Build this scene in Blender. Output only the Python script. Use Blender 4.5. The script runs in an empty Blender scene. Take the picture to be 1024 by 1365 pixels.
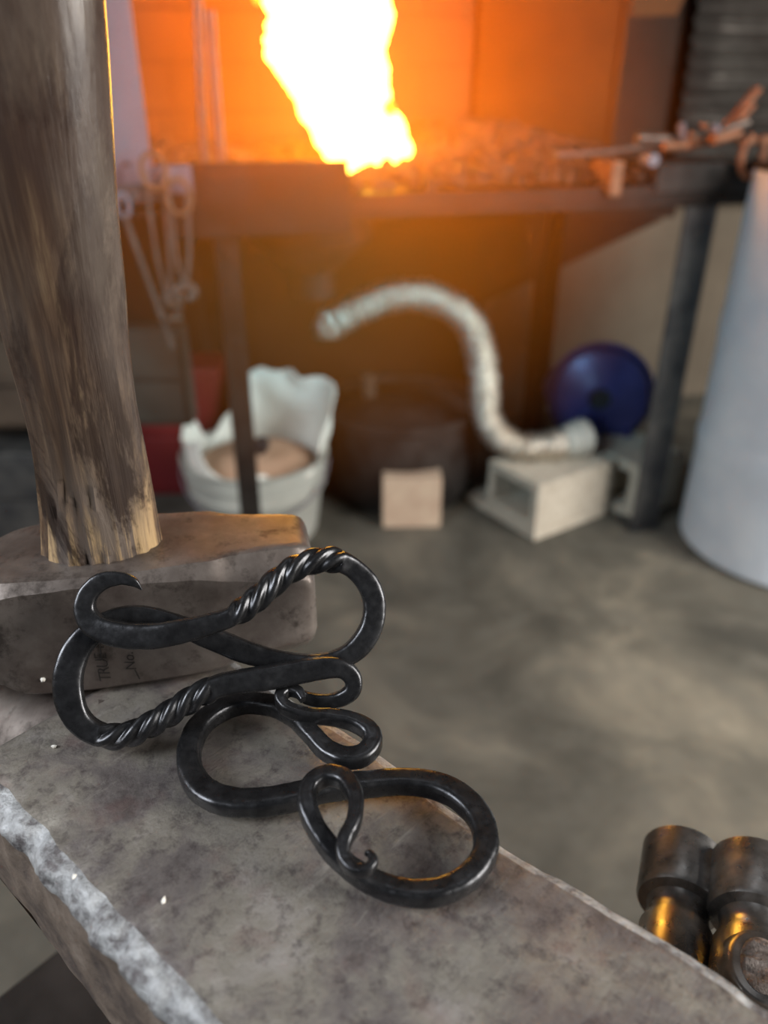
import bpy, bmesh, math, random
from mathutils import Vector, Matrix, noise as mn
random.seed(7)
SC = bpy.context.scene
COL = SC.collection
PI = math.pi
# ------------------------------------------------------------------ camera
CAM_H = 1.08
PITCH = math.radians(28.3)
FPX = 1025.0
cd = bpy.data.cameras.new('camera'); cam = bpy.data.objects.new('camera', cd); COL.objects.link(cam)
cam.location = (0, 0, CAM_H); cam.rotation_euler = (PI / 2 - PITCH, 0, 0)
cd.sensor_fit = 'VERTICAL'; cd.sensor_height = 36.0; cd.lens = 36.0 * FPX / 1365.0
cd.clip_start = 0.01; cd.clip_end = 50
cd.dof.use_dof = True; cd.dof.focus_distance = 0.285; cd.dof.aperture_fstop = cd.lens / 4.6
SC.camera = cam
# ------------------------------------------------------------------ world, light, exposure
SC.view_settings.view_transform = 'Standard'
SC.view_settings.look = 'None'
SC.view_settings.gamma = 1.0
SC.view_settings.use_curve_mapping = False
SC.view_settings.exposure = 0.0
w = bpy.data.worlds.new('world'); SC.world = w; w.use_nodes = True
bg = w.node_tree.nodes['Background']
bg.inputs[0].default_value = (0.80, 0.84, 0.92, 1); bg.inputs[1].default_value = 0.07


def area(name, loc, target, sx, sy, power, col):
    l = bpy.data.lights.new(name, 'AREA'); l.shape = 'RECTANGLE'; l.size = sx; l.size_y = sy
    l.energy = power; l.color = col
    o = bpy.data.objects.new(name, l); COL.objects.link(o); o.location = loc
    o.rotation_euler = (Vector(target) - Vector(loc)).to_track_quat('-Z', 'Y').to_euler()
    return o


# daylight of the open doorway to the right and the window behind on the left
area('doorway_daylight', (2.7, -0.4, 1.7), (0.2, 0.9, 0.5), 1.5, 2.0, 165, (1.0, 0.95, 0.88))
area('window_daylight', (-1.65, -0.30, 1.95), (0.0, 0.5, 0.7), 0.9, 1.0, 44, (0.93, 0.96, 1.0))
area('roof_window_daylight', (0.1, 1.1, 3.2), (0, 0.5, 0.5), 1.0, 0.8, 2.5, (0.95, 0.97, 1.0))
sl_ = bpy.data.lights.new('sun_patch', 'SPOT'); sl_.energy = 330; sl_.color = (1.0, 0.88, 0.70); sl_.spot_size = math.radians(24); sl_.spot_blend = 1.0; sl_.shadow_soft_size = 0.12
so_ = bpy.data.objects.new('door_sunlight', sl_); COL.objects.link(so_); so_.location = (2.6, 0.2, 2.4)
so_.rotation_euler = (Vector((0.93, 1.22, 0)) - Vector((2.6, 0.2, 2.4))).to_track_quat('-Z', 'Y').to_euler()
# fire light comes from the burning flame mesh itself (see the flame)
GLARE = 2.3   # how dense the added glare haze is at its heart
FLAME_COL = (1.0, 0.30, 0.03); FLAME_S = 44.0

# ------------------------------------------------------------------ geometry helpers
CP, SP = math.cos(PITCH), math.sin(PITCH)


def ray(px, py):
    u = (px - 512) / FPX; v = -(py - 682.5) / FPX
    return Vector((u, CP + v * SP, -SP + v * CP))


CAMP = Vector((0, 0, CAM_H))


def G(px, py, z):
    r = ray(px, py); t = (z - CAM_H) / r.z
    return CAMP + r * t


def atY(px, py, y):
    r = ray(px, py)
    return CAMP + r * (y / r.y)


def onplane(px, py, W, n):
    r = ray(px, py)
    return CAMP + r * ((W - CAMP).dot(n) / r.dot(n))


def mesh_obj(name, verts, faces, mat, parent=None, smooth=True, sharp=None):
    me = bpy.data.meshes.new(name); me.from_pydata([tuple(v) for v in verts], [], faces); me.update()
    return finish(name, me, mat, parent, smooth, sharp)


def finish(name, me, mat, parent=None, smooth=True, sharp=None):
    bm = bmesh.new(); bm.from_mesh(me)
    bmesh.ops.recalc_face_normals(bm, faces=bm.faces)
    bm.to_mesh(me); bm.free()
    me.materials.append(mat)
    for p in me.polygons: p.use_smooth = smooth
    if smooth:
        try: me.set_sharp_from_angle(angle=math.radians(sharp if sharp else 40))
        except Exception: pass
    o = bpy.data.objects.new(name, me); COL.objects.link(o)
    if parent: o.parent = parent; o.matrix_parent_inverse = parent.matrix_world.inverted()
    return o


def tag(o, label, cat, group=None, kind=None):
    o['label'] = label; o['category'] = cat
    if group: o['group'] = group
    if kind: o['kind'] = kind
    return o


def empty(name, loc, label, cat, group=None, rot=None):
    o = bpy.data.objects.new(name, None); COL.objects.link(o); o.location = loc
    o.empty_display_size = 0.02
    if rot is not None: o.rotation_euler = rot
    bpy.context.view_layer.update()
    tag(o, label, cat, group)
    return o


def struct(o):
    o['kind'] = 'structure'; return o


class MB:
    """collects boxes, sweeps and lathes into one mesh"""
    def __init__(s): s.v = []; s.f = []

    def add(s, v, f):
        n = len(s.v); s.v += [Vector(p) for p in v]; s.f += [tuple(i + n for i in q) for q in f]
        return s

    def box(s, c, size, M=None, bev=0.0):
        bm = bmesh.new(); bmesh.ops.create_cube(bm, size=1.0)
        for v in bm.verts: v.co = Vector((v.co.x * size[0], v.co.y * size[1], v.co.z * size[2]))
        if bev: bmesh.ops.bevel(bm, geom=list(bm.edges), offset=bev, segments=2, affect='EDGES', profile=0.6)
        bm.verts.ensure_lookup_table()
        R = M if M else Matrix.Identity(3)
        vs = [R @ v.co + Vector(c) for v in bm.verts]
        fs = [[v.index for v in f.verts] for f in bm.faces]
        bm.free()
        return s.add(vs, fs)

    def tube(s, pts, rad, n=12, cap=True, res=6, section=None):
        v, f = sweep(pts, rad, n=n, res=res)[:2]
        return s.add(v, f)

    def lathe(s, prof, c, axis=(0, 0, 1), n=32, xdir=None):
        """prof: list of (radius, height along axis)"""
        a = Vector(axis).normalized()
        x = Vector(xdir) if xdir else a.orthogonal()
        x = (x - a * x.dot(a)).normalized(); y = a.cross(x)
        vs = []; fs = []
        for r, h in prof:
            for i in range(n):
                t = 2 * PI * i / n
                vs.append(Vector(c) + a * h + (x * math.cos(t) + y * math.sin(t)) * max(r, 1e-5))
        for k in range(len(prof) - 1):
            for i in range(n):
                j = (i + 1) % n
                fs.append((k * n + i, k * n + j, (k + 1) * n + j, (k + 1) * n + i))
        fs.append(tuple(range(n))); fs.append(tuple((len(prof) - 1) * n + i for i in range(n)))
        return s.add(vs, fs)

    def build(s, name, mat, parent=None, smooth=True, sharp=None):
        return mesh_obj(name, s.v, s.f, mat, parent, smooth, sharp)


def catmull(P, res):
    """P: list of sequences of floats; returns interpolated list and parameters"""
    out = []; prm = []
    n = len(P)
    for i in range(n - 1):
        p0 = P[max(i - 1, 0)]; p1 = P[i]; p2 = P[i + 1]; p3 = P[min(i + 2, n - 1)]
        for k in range(res):
            t = k / res
            out.append([0.5 * ((2 * b) + (-a + c) * t + (2 * a - 5 * b + 4 * c - d) * t * t + (-a + 3 * b - 3 * c + d) * t ** 3)
                        for a, b, c, d in zip(p0, p1, p2, p3)])
            prm.append(i + t)
    out.append(list(P[-1])); prm.append(n - 1)
    return out, prm


def sweep(pts, rad, n=16, res=8, up=None, sq=2.0, twist=None, tw_sq=None, jit=0.0):
    """pts: Vectors. rad: number or list (number or (width, height)). up: fixed normal. sq: superellipse power.
    twist: function(param, arclength) -> angle. Returns verts, faces, params"""
    m = len(pts)
    if not isinstance(rad, (list, tuple)): rad = [rad] * m
    rr = [(r if isinstance(r, (list, tuple)) else (r, r)) for r in rad]
    P, prm = catmull([list(p) + list(r) for p, r in zip(pts, rr)], res)
    C = [Vector(p[:3]) for p in P]
    vs = []; fs = []
    arc = 0.0; U = None
    for i, c in enumerate(C):
        T = (C[min(i + 1, len(C) - 1)] - C[max(i - 1, 0)]).normalized()
        if i: arc += (C[i] - C[i - 1]).length
        if up is not None:
            U = (up - T * up.dot(T)).normalized()
        else:
            if U is None: U = T.orthogonal().normalized()
            U = (U - T * U.dot(T)).normalized()
        V = T.cross(U)
        a0 = twist(prm[i]) if twist else 0.0
        s = sq if tw_sq is None else tw_sq(prm[i])
        w_, h_ = max(P[i][3], 1e-5), max(P[i][4], 1e-5)
        for k in range(n):
            t = 2 * PI * k / n
            ct, st = math.cos(t), math.sin(t)
            r = (abs(ct) ** s + abs(st) ** s) ** (-1.0 / s) if s < 9 else 1.06 + 0.17 * math.cos(4 * t - PI) - 0.03 * math.cos(8 * t)
            x, y = ct * r * w_, st * r * h_
            xr = x * math.cos(a0) - y * math.sin(a0); yr = x * math.sin(a0) + y * math.cos(a0)
            p = c + V * xr + U * yr
            if jit:
                d = (p - c).normalized()
                p = p + d * jit * (mn.noise(p * 160) + 0.5 * mn.noise(p * 420))
            vs.append(p)
    L = len(C)
    for i in range(L - 1):
        for k in range(n):
            j = (k + 1) % n
            fs.append((i * n + k, i * n + j, (i + 1) * n + j, (i + 1) * n + k))
    fs.append(tuple(range(n))); fs.append(tuple((L - 1) * n + k for k in range(n)))
    return vs, fs, prm


def sweep_parts(pts, rad, cuts, names, mat, parent, **kw):
    """one continuous bar cut into named parts at the given control-point numbers"""
    n = kw.get('n', 16)
    vs, fs, prm = sweep(pts, rad, **kw)
    edges = [0] + cuts + [len(pts) - 1]
    objs = []
    for a, b, nm in zip(edges[:-1], edges[1:], names):
        i0 = max(i for i, p in enumerate(prm) if p <= a + 1e-6); i1 = min(i for i, p in enumerate(prm) if p >= b - 1e-6)
        v = vs[i0 * n:(i1 + 1) * n]; f = []
        for i in range(i1 - i0):
            for k in range(n):
                j = (k + 1) % n
                f.append((i * n + k, i * n + j, (i + 1) * n + j, (i + 1) * n + k))
        f.append(tuple(range(n))); f.append(tuple((i1 - i0) * n + k for k in range(n)))
        objs.append(mesh_obj(nm, v, f, mat, parent, True, 50))
    return objs


# ------------------------------------------------------------------ materials
def newmat(name):
    m = bpy.data.materials.new(name); m.use_nodes = True
    nt = m.node_tree; b = nt.nodes['Principled BSDF']
    return m, nt, b


def ramp(nt, fac, stops):
    r = nt.nodes.new('ShaderNodeValToRGB')
    el = r.color_ramp.elements
    while len(el) < len(stops): el.new(0.5)
    for e, (p, c) in zip(el, stops): e.position = p; e.color = (*c, 1) if len(c) == 3 else c
    nt.links.new(fac, r.inputs[0])
    return r.outputs[0]


def tex_noise(nt, scale, detail=6, rough=0.6, stretch=None, dist=0.0, coord='Object', rot=None):
    tc = nt.nodes.new('ShaderNodeTexCoord'); mp = nt.nodes.new('ShaderNodeMapping')
    if stretch: mp.inputs['Scale'].default_value = stretch
    if rot: mp.inputs['Rotation'].default_value = rot
    nt.links.new(tc.outputs[coord], mp.inputs[0])
    n = nt.nodes.new('ShaderNodeTexNoise'); n.inputs['Scale'].default_value = scale
    n.inputs['Detail'].default_value = detail; n.inputs['Roughness'].default_value = rough
    n.inputs['Distortion'].default_value = dist
    nt.links.new(mp.outputs[0], n.inputs['Vector'])
    return n.outputs['Fac']


def mixc(nt, fac, a, b, mode='MIX'):
    x = nt.nodes.new('ShaderNodeMix'); x.data_type = 'RGBA'; x.blend_type = mode
    if isinstance(fac, float): x.inputs[0].default_value = fac
    else: nt.links.new(fac, x.inputs[0])
    for s, q in ((6, a), (7, b)):
        if isinstance(q, tuple): x.inputs[s].default_value = (*q, 1)
        else: nt.links.new(q, x.inputs[s])
    return x.outputs[2]


def math_(nt, op, a, b=None):
    x = nt.nodes.new('ShaderNodeMath'); x.operation = op
    for s, q in ((0, a), (1, b)):
        if q is None: continue
        if isinstance(q, (int, float)): x.inputs[s].default_value = q
        else: nt.links.new(q, x.inputs[s])
    return x.outputs[0]


def bump(nt, b, h, strength=0.3, dist=0.001):
    n = nt.nodes.new('ShaderNodeBump'); n.inputs['Strength'].default_value = strength
    n.inputs['Distance'].default_value = dist
    nt.links.new(h, n.inputs['Height']); nt.links.new(n.outputs[0], b.inputs['Normal'])


def mat(name, c1, c2, scale=8, metal=0.0, rough=0.6, bstr=0.2, bdist=0.001, r2=None, detail=6, stretch=None, lo=0.35, hi=0.65):
    m, nt, b = newmat(name)
    n = tex_noise(nt, scale, detail, stretch=stretch)
    nt.links.new(ramp(nt, n, [(lo, c1), (hi, c2)]), b.inputs['Base Color'])
    b.inputs['Metallic'].default_value = metal
    b.inputs['Roughness'].default_value = rough
    if r2 is not None:
        rr = ramp(nt, tex_noise(nt, scale * 2.3, detail), [(0.3, (rough,) * 3), (0.7, (r2,) * 3)])
        nt.links.new(rr, b.inputs['Roughness'])
    if bstr: bump(nt, b, tex_noise(nt, scale * 3, detail, stretch=stretch), bstr, bdist)
    return m


M = {}
M['hook'] = mat('blackened_forged_steel', (0.040, 0.041, 0.045), (0.070, 0.072, 0.078), 160, 0.85, 0.22, 0.25, 0.0003, 0.40)
M['steel_dark'] = mat('dark_steel', (0.05, 0.05, 0.055), (0.12, 0.115, 0.11), 14, 0.6, 0.5, 0.2, 0.002, 0.7)
M['steel_grey'] = mat('grey_worn_steel', (0.13, 0.13, 0.13), (0.25, 0.245, 0.24), 20, 0.7, 0.35, 0.2, 0.001, 0.55)
M['hammer_steel'] = mat('polished_tool_steel', (0.16, 0.155, 0.15), (0.34, 0.33, 0.32), 60, 0.9, 0.22, 0.25, 0.0005, 0.42)
M['galv'] = mat('galvanised_sheet', (0.15, 0.135, 0.165), (0.20, 0.18, 0.215), 6, 0.1, 0.6, 0.1, 0.002)
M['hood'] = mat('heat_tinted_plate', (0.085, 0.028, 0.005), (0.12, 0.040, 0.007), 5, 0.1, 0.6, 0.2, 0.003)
M['rust'] = mat('rusty_steel', (0.17, 0.065, 0.03), (0.26, 0.11, 0.055), 30, 0.3, 0.6, 0.3, 0.002)
M['wall_shade'] = mat('dark_wall_shade', (0.025, 0.012, 0.009), (0.045, 0.022, 0.014), 5, 0.1, 0.8, 0.2, 0.002)  # dark brown that paints the shade on the wall below the forge
M['forge'] = mat('sooty_forge_steel', (0.010, 0.008, 0.007), (0.026, 0.021, 0.018), 14, 0.0, 0.6, 0.2, 0.002)
M['tongs'] = mat('forge_tool_steel', (0.10, 0.075, 0.065), (0.17, 0.13, 0.11), 30, 0.6, 0.45, 0.3, 0.002)
M['coal'] = mat('coke_and_coal', (0.03, 0.015, 0.009), (0.14, 0.06, 0.03), 18, 0.0, 0.8, 0.5, 0.004)
M['block'] = mat('concrete_block', (0.42, 0.37, 0.30), (0.55, 0.50, 0.42), 40, 0.0, 0.9, 0.5, 0.002)
M['tanblock'] = mat('tan_firebrick_block', (0.42, 0.30, 0.22), (0.50, 0.38, 0.28), 20, 0.0, 0.9, 0.3, 0.002)
M['bucket'] = mat('grey_plastic', (0.38, 0.39, 0.36), (0.45, 0.46, 0.43), 6, 0.0, 0.5, 0.05, 0.002)
M['bag'] = mat('white_sack_cloth', (0.80, 0.78, 0.72), (0.90, 0.88, 0.82), 10, 0.0, 0.75, 0.3, 0.004)
M['cardboard'] = mat('tan_cardboard', (0.45, 0.27, 0.18), (0.52, 0.33, 0.22), 6, 0.0, 0.85, 0.1, 0.002)
M['black'] = mat('black_rubber', (0.012, 0.012, 0.014), (0.03, 0.03, 0.032), 20, 0.0, 0.55, 0.1, 0.001)
M['iron_black'] = mat('black_cast_iron', (0.02, 0.018, 0.017), (0.045, 0.04, 0.038), 14, 0.3, 0.6, 0.3, 0.002)
M['blue'] = mat('blue_enamel', (0.035, 0.035, 0.13), (0.055, 0.055, 0.20), 10, 0.2, 0.35, 0.2, 0.002)
M['duct'] = mat('crinkled_aluminium', (0.66, 0.60, 0.52), (0.80, 0.74, 0.65), 40, 0.9, 0.22, 0.8, 0.006, 0.36)
M['drum'] = mat('pale_blue_drum_paint', (0.55, 0.62, 0.70), (0.68, 0.74, 0.80), 7, 0.0, 0.5, 0.25, 0.004)
M['red'] = mat('dark_red_paint', (0.12, 0.006, 0.009), (0.17, 0.010, 0.013), 5, 0.0, 0.5, 0.05, 0.002)
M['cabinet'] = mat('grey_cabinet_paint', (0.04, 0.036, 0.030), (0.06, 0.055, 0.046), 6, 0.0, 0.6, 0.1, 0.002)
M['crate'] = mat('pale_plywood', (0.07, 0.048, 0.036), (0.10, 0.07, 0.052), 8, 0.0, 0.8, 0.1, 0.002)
M['wallback'] = mat('plastered_wall', (0.14, 0.112, 0.082), (0.19, 0.155, 0.115), 3, 0.0, 0.9, 0.2, 0.004)
M['panel'] = mat('brown_painted_board', (0.03, 0.018, 0.013), (0.045, 0.028, 0.02), 4, 0.0, 0.7, 0.1, 0.002)
M['corrug'] = mat('corrugated_iron', (0.06, 0.05, 0.045), (0.11, 0.10, 0.09), 8, 0.4, 0.45, 0.1, 0.002)
for k_ in ('forge', 'panel', 'wall_shade', 'iron_black', 'corrug', 'cabinet', 'crate', 'hood'):
    M[k_].node_tree.nodes['Principled BSDF'].inputs['Specular IOR Level'].default_value = 0.15
M['ceiling'] = mat('dark_ceiling_boards', (0.10, 0.09, 0.08), (0.14, 0.12, 0.11), 4, 0, 0.9, 0.1)

# anvil face: mottled, scratched and dented steel
m, nt, b = newmat('worn_anvil_steel'); M['anvil'] = m
n1 = tex_noise(nt, 24, 9, 0.68, dist=0.3)
base = ramp(nt, n1, [(0.32, (0.10, 0.09, 0.088)), (0.44, (0.20, 0.18, 0.175)), (0.56, (0.30, 0.28, 0.245)), (0.70, (0.40, 0.375, 0.36))])
n2 = tex_noise(nt, 130, 8, 0.75)
base = mixc(nt, ramp(nt, n2, [(0.34, (0.75,) * 3), (0.5, (0.0,) * 3)]), base, (0.07, 0.055, 0.06))
n2b = tex_noise(nt, 45, 6, 0.6)
base = mixc(nt, ramp(nt, n2b, [(0.55, (0.0,) * 3), (0.75, (0.6,) * 3)]), base, (0.20, 0.12, 0.11))
n3 = tex_noise(nt, 110, 5, 0.75, stretch=(1.0, 0.16, 1.0), rot=(0, 0, 0.5))
base = mixc(nt, ramp(nt, n3, [(0.60, (0.0,) * 3), (0.70, (0.45,) * 3)]), base, (0.46, 0.44, 0.40))
nt.links.new(base, b.inputs['Base Color'])
b.inputs['Metallic'].default_value = 0.55
nt.links.new(ramp(nt, n2b, [(0.3, (0.40,) * 3), (0.7, (0.60,) * 3)]), b.inputs['Roughness'])
hh = math_(nt, 'ADD', math_(nt, 'MULTIPLY', n2, 0.6), math_(nt, 'MULTIPLY', n3, 0.5))
hh = math_(nt, 'ADD', hh, math_(nt, 'MULTIPLY', n1, 1.0))
bump(nt, b, hh, 1.0, 0.0009)

m, nt, b = newmat('chipped_bright_edge'); M['anvil_edge'] = m
n1 = tex_noise(nt, 110, 8, 0.7)
nt.links.new(ramp(nt, n1, [(0.38, (0.14, 0.13, 0.135)), (0.5, (0.36, 0.37, 0.38)), (0.66, (0.60, 0.62, 0.64))]), b.inputs['Base Color'])
b.inputs['Metallic'].default_value = 0.5; b.inputs['Roughness'].default_value = 0.5
bump(nt, b, n1, 1.0, 0.0016)

m, nt, b = newmat('rough_anvil_side'); M['anvil_side'] = m
n1 = tex_noise(nt, 50, 8, 0.7, stretch=(1, 0.25, 1))
nt.links.new(ramp(nt, n1, [(0.35, (0.07, 0.055, 0.05)), (0.55, (0.16, 0.125, 0.10)), (0.7, (0.24, 0.20, 0.17))]), b.inputs['Base Color'])
b.inputs['Metallic'].default_value = 0.2; b.inputs['Roughness'].default_value = 0.7
bump(nt, b, n1, 0.8, 0.002)

# sledge head
m, nt, b = newmat('sledge_head_steel'); M['sledge'] = m
n1 = tex_noise(nt, 30, 8, 0.65)
base = ramp(nt, n1, [(0.32, (0.095, 0.075, 0.068)), (0.5, (0.17, 0.145, 0.132)), (0.7, (0.27, 0.24, 0.22))])
n2 = tex_noise(nt, 70, 8, 0.7)
base = mixc(nt, ramp(nt, n2, [(0.34, (0.85,) * 3), (0.47, (0.0,) * 3)]), base, (0.05, 0.04, 0.035))
nt.links.new(base, b.inputs['Base Color'])
b.inputs['Metallic'].default_value = 0.6
nt.links.new(ramp(nt, n2, [(0.3, (0.55,) * 3), (0.7, (0.36,) * 3)]), b.inputs['Roughness'])
bump(nt, b, math_(nt, 'ADD', n1, math_(nt, 'MULTIPLY', n2, 0.5)), 0.4, 0.0007)

# handle wood: dark grimy hickory, scraped pale near the head
m, nt, b = newmat('grimy_hickory'); M['handle'] = m
tc = nt.nodes.new('ShaderNodeTexCoord'); sep = nt.nodes.new('ShaderNodeSeparateXYZ'); nt.links.new(tc.outputs['Object'], sep.inputs[0])
g1 = tex_noise(nt, 150, 7, 0.65, stretch=(1, 1, 0.05), dist=0.4)
g2 = tex_noise(nt, 30, 6, 0.65, stretch=(1, 1, 0.35))
wood = ramp(nt, g1, [(0.36, (0.03, 0.018, 0.012)), (0.47, (0.10, 0.06, 0.035)), (0.57, (0.26, 0.17, 0.10)), (0.68, (0.60, 0.43, 0.24))])
grime = ramp(nt, g2, [(0.43, (0.0,) * 3), (0.53, (0.88,) * 3)])
wood = mixc(nt, grime, wood, (0.060, 0.042, 0.038))
# upper part: smooth grey-brown hand polish
up = nt.nodes.new('ShaderNodeMapRange'); up.inputs[1].default_value = 0.04; up.inputs[2].default_value = 0.16
nt.links.new(sep.outputs[2], up.inputs[0])
g3 = tex_noise(nt, 35, 6, 0.6, stretch=(1, 1, 0.25))
pol = ramp(nt, g3, [(0.42, (0.045, 0.026, 0.020)), (0.62, (0.17, 0.135, 0.108))])
dk = nt.nodes.new('ShaderNodeMapRange'); dk.inputs[1].default_value = 0.015; dk.inputs[2].default_value = 0.055
dk.inputs[3].default_value = 0.0; dk.inputs[4].default_value = 0.62
nt.links.new(sep.outputs[2], dk.inputs[0])
wood = mixc(nt, dk.outputs[0], wood, (0.050, 0.032, 0.024))
tint = ramp(nt, tex_noise(nt, 14, 5, 0.6, stretch=(1, 1, 0.3)), [(0.42, (0.0,) * 3), (0.62, (0.40,) * 3)])
wood = mixc(nt, tint, wood, (0.22, 0.19, 0.16))
g4 = tex_noise(nt, 20, 7, 0.7, stretch=(1, 1, 0.45), dist=0.6)
def zmap(a, b_, c, d):
    q = nt.nodes.new('ShaderNodeMapRange'); q.interpolation_type = 'SMOOTHSTEP'
    for k_, v_ in zip((1, 2, 3, 4), (a, b_, c, d)): q.inputs[k_].default_value = v_
    nt.links.new(sep.outputs[2], q.inputs[0]); return q.outputs[0]


g4 = math_(nt, 'ADD', g4, math_(nt, 'MULTIPLY', math_(nt, 'MULTIPLY', zmap(0.02, 0.05, 0, 1), zmap(0.11, 0.16, 1, 0)), 0.045))
gold = math_(nt, 'MULTIPLY', ramp(nt, g1, [(0.51, (0.0,) * 3), (0.60, (1.0,) * 3)]), zmap(0.004, 0.045, 0.75, 0.0))
wood = mixc(nt, gold, wood, (0.62, 0.43, 0.22))
wood = mixc(nt, ramp(nt, g4, [(0.49, (0.0,) * 3), (0.55, (0.85,) * 3)]), wood, (0.020, 0.012, 0.010))
wood = mixc(nt, math_(nt, 'MULTIPLY', up.outputs[0], 0.6), wood, pol)
nt.links.new(wood, b.inputs['Base Color'])
b.inputs['Roughness'].default_value = 0.27; b.inputs['Coat Weight'].default_value = 0.0; b.inputs['Coat Roughness'].default_value = 0.3
b.inputs['Specular IOR Level'].default_value = 0.42
fade = nt.nodes.new('ShaderNodeMapRange'); fade.inputs[1].default_value = 0.0; fade.inputs[2].default_value = 0.2
fade.inputs[3].default_value = 1.0; fade.inputs[4].default_value = 0.3
nt.links.new(sep.outputs[2], fade.inputs[0])
bump(nt, b, math_(nt, 'MULTIPLY', math_(nt, 'ADD', g1, math_(nt, 'MULTIPLY', g3, 0.5)), fade.outputs[0]), 0.8, 0.0016)

M['wood_end'] = mat('split_handle_end_grain', (0.04, 0.03, 0.027), (0.20, 0.165, 0.15), 250, 0, 0.6, 0.6, 0.001)
M['handle2'] = mat('plain_handle_wood', (0.16, 0.10, 0.06), (0.30, 0.20, 0.12), 60, 0, 0.55, 0.3, 0.001, stretch=(1, 1, 0.1))
M['stump'] = mat('weathered_stump_wood', (0.07, 0.05, 0.04), (0.15, 0.11, 0.085), 30, 0, 0.85, 0.6, 0.004, stretch=(1, 1, 0.1))

# concrete floor: mottled grey with dark stains and pale worn spots
m, nt, b = newmat('stained_concrete'); M['floor'] = m
n1 = tex_noise(nt, 2.6, 10, 0.62, dist=0.5); n2 = tex_noise(nt, 9, 8, 0.65)
base = ramp(nt, n1, [(0.33, (0.042, 0.040, 0.033)), (0.5, (0.092, 0.086, 0.071)), (0.68, (0.21, 0.19, 0.15))])
base = mixc(nt, ramp(nt, n2, [(0.36, (0.6,) * 3), (0.52, (0.0,) * 3)]), base, (0.11, 0.105, 0.09))
nt.links.new(base, b.inputs['Base Color']); b.inputs['Roughness'].default_value = 0.7
bump(nt, b, n2, 0.2, 0.003)

# firebrick
m, nt, b = newmat('firebrick'); M['brick'] = m
tc = nt.nodes.new('ShaderNodeTexCoord'); mp = nt.nodes.new('ShaderNodeMapping'); nt.links.new(tc.outputs['UV'], mp.inputs[0])
br = nt.nodes.new('ShaderNodeTexBrick'); nt.links.new(mp.outputs[0], br.inputs['Vector'])
br.inputs['Scale'].default_value = 1.0; br.inputs['Brick Width'].default_value = 0.23; br.inputs['Row Height'].default_value = 0.115
br.inputs['Mortar Size'].default_value = 0.005; br.inputs['Mortar Smooth'].default_value = 0.4
br.inputs['Color1'].default_value = (0.16, 0.055, 0.012, 1); br.inputs['Color2'].default_value = (0.125, 0.042, 0.010, 1); br.inputs['Mortar'].default_value = (0.05, 0.016, 0.005, 1)
sm = ramp(nt, tex_noise(nt, 4, 6), [(0.35, (0.7,) * 3), (0.6, (0.0,) * 3)])
nt.links.new(mixc(nt, sm, br.outputs['Color'], (0.07, 0.026, 0.008)), b.inputs['Base Color'])
b.inputs['Roughness'].default_value = 0.85
bump(nt, b, br.outputs['Fac'], -0.5, 0.006)

# flame
m = bpy.data.materials.new('burning_flame'); m.use_nodes = True; nt = m.node_tree; nt.nodes.clear(); M['flame'] = m
out = nt.nodes.new('ShaderNodeOutputMaterial'); em = nt.nodes.new('ShaderNodeEmission')
em.inputs[0].default_value = (*FLAME_COL, 1); em.inputs[1].default_value = FLAME_S
nt.links.new(em.outputs[0], out.inputs[0])
m = m.copy(); M['tongue'] = m; m.name = 'thin_flame_tongue'
m.node_tree.nodes['Emission'].inputs[0].default_value = (1.0, 0.42, 0.03, 1); m.node_tree.nodes['Emission'].inputs[1].default_value = 3.0
m = m.copy(); M['ember'] = m; m.name = 'glowing_ember'
m.node_tree.nodes['Emission'].inputs[0].default_value = (1.0, 0.22, 0.06, 1); m.node_tree.nodes['Emission'].inputs[1].default_value = 1.2

# ------------------------------------------------------------------ table frame (the forge stands at an angle)
TO = Vector((-0.333, 1.60, 0)); TA = math.atan2(0.30, 1.083)
E1 = Vector((math.cos(TA), math.sin(TA), 0)); E2 = Vector((-math.sin(TA), math.cos(TA), 0)); EZ = Vector((0, 0, 1))
TM = Matrix((E1, E2, EZ)).transposed()


def T(a, b, z): return TO + E1 * a + E2 * b + EZ * z


def ontable(px, py, b):
    """point on the vertical plane b metres behind the table front"""
    W = T(0, b, 0)
    return onplane(px, py, W, E2)


# ------------------------------------------------------------------ the room
mb = MB(); mb.box((0, 1.2, -0.05), (7, 7, 0.1)); struct(mb.build('floor', M['floor'], smooth=False))
mb = MB(); mb.box(T(0.4, 1.0, 1.4), (6.5, 0.1, 2.8), TM); struct(mb.build('wall_back', M['wallback'], smooth=False))
mb = MB(); mb.box((-2.2, 1.2, 1.4), (0.1, 6.4, 2.8)); struct(mb.build('wall_left', M['wallback'], smooth=False))
mb = MB(); mb.box((-0.2, 2.0, 2.85), (4.6, 1.8, 0.1)); struct(mb.build('ceiling', M['ceiling'], smooth=False))

# brown board and corrugated iron on the back wall, right of the forge
o = MB().box(T(1.25, 0.944, 1.35), (0.90, 0.009, 1.3), TM, 0.003).build('wall_board', M['panel'], smooth=False)
tag(o, 'dark brown painted board on the wall behind the tool pile', 'wall board')
vs = []; fs = []; nu = 8; nz = 160
for i in range(nz + 1):
    z = 0.75 + 1.3 * i / nz; AS = (ontable(915, 100, .885) - TO).dot(E1)
    for j in range(nu + 1):
        vs.append(T(AS + 1.4 * j / nu, 0.885 + 0.010 * math.cos(z * 2 * PI / 0.052), z))
for i in range(nz):
    for j in range(nu):
        a = i * (nu + 1) + j; fs.append((a, a + 1, a + nu + 2, a + nu + 1))
o = mesh_obj('corrugated_sheet', vs, fs, M['corrug'])
sm_ = o.modifiers.new('thickness', 'SOLIDIFY'); sm_.thickness = 0.002
tag(o, 'ribbed corrugated iron sheet behind the pile of tongs, catching orange firelight', 'metal sheet')

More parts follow.
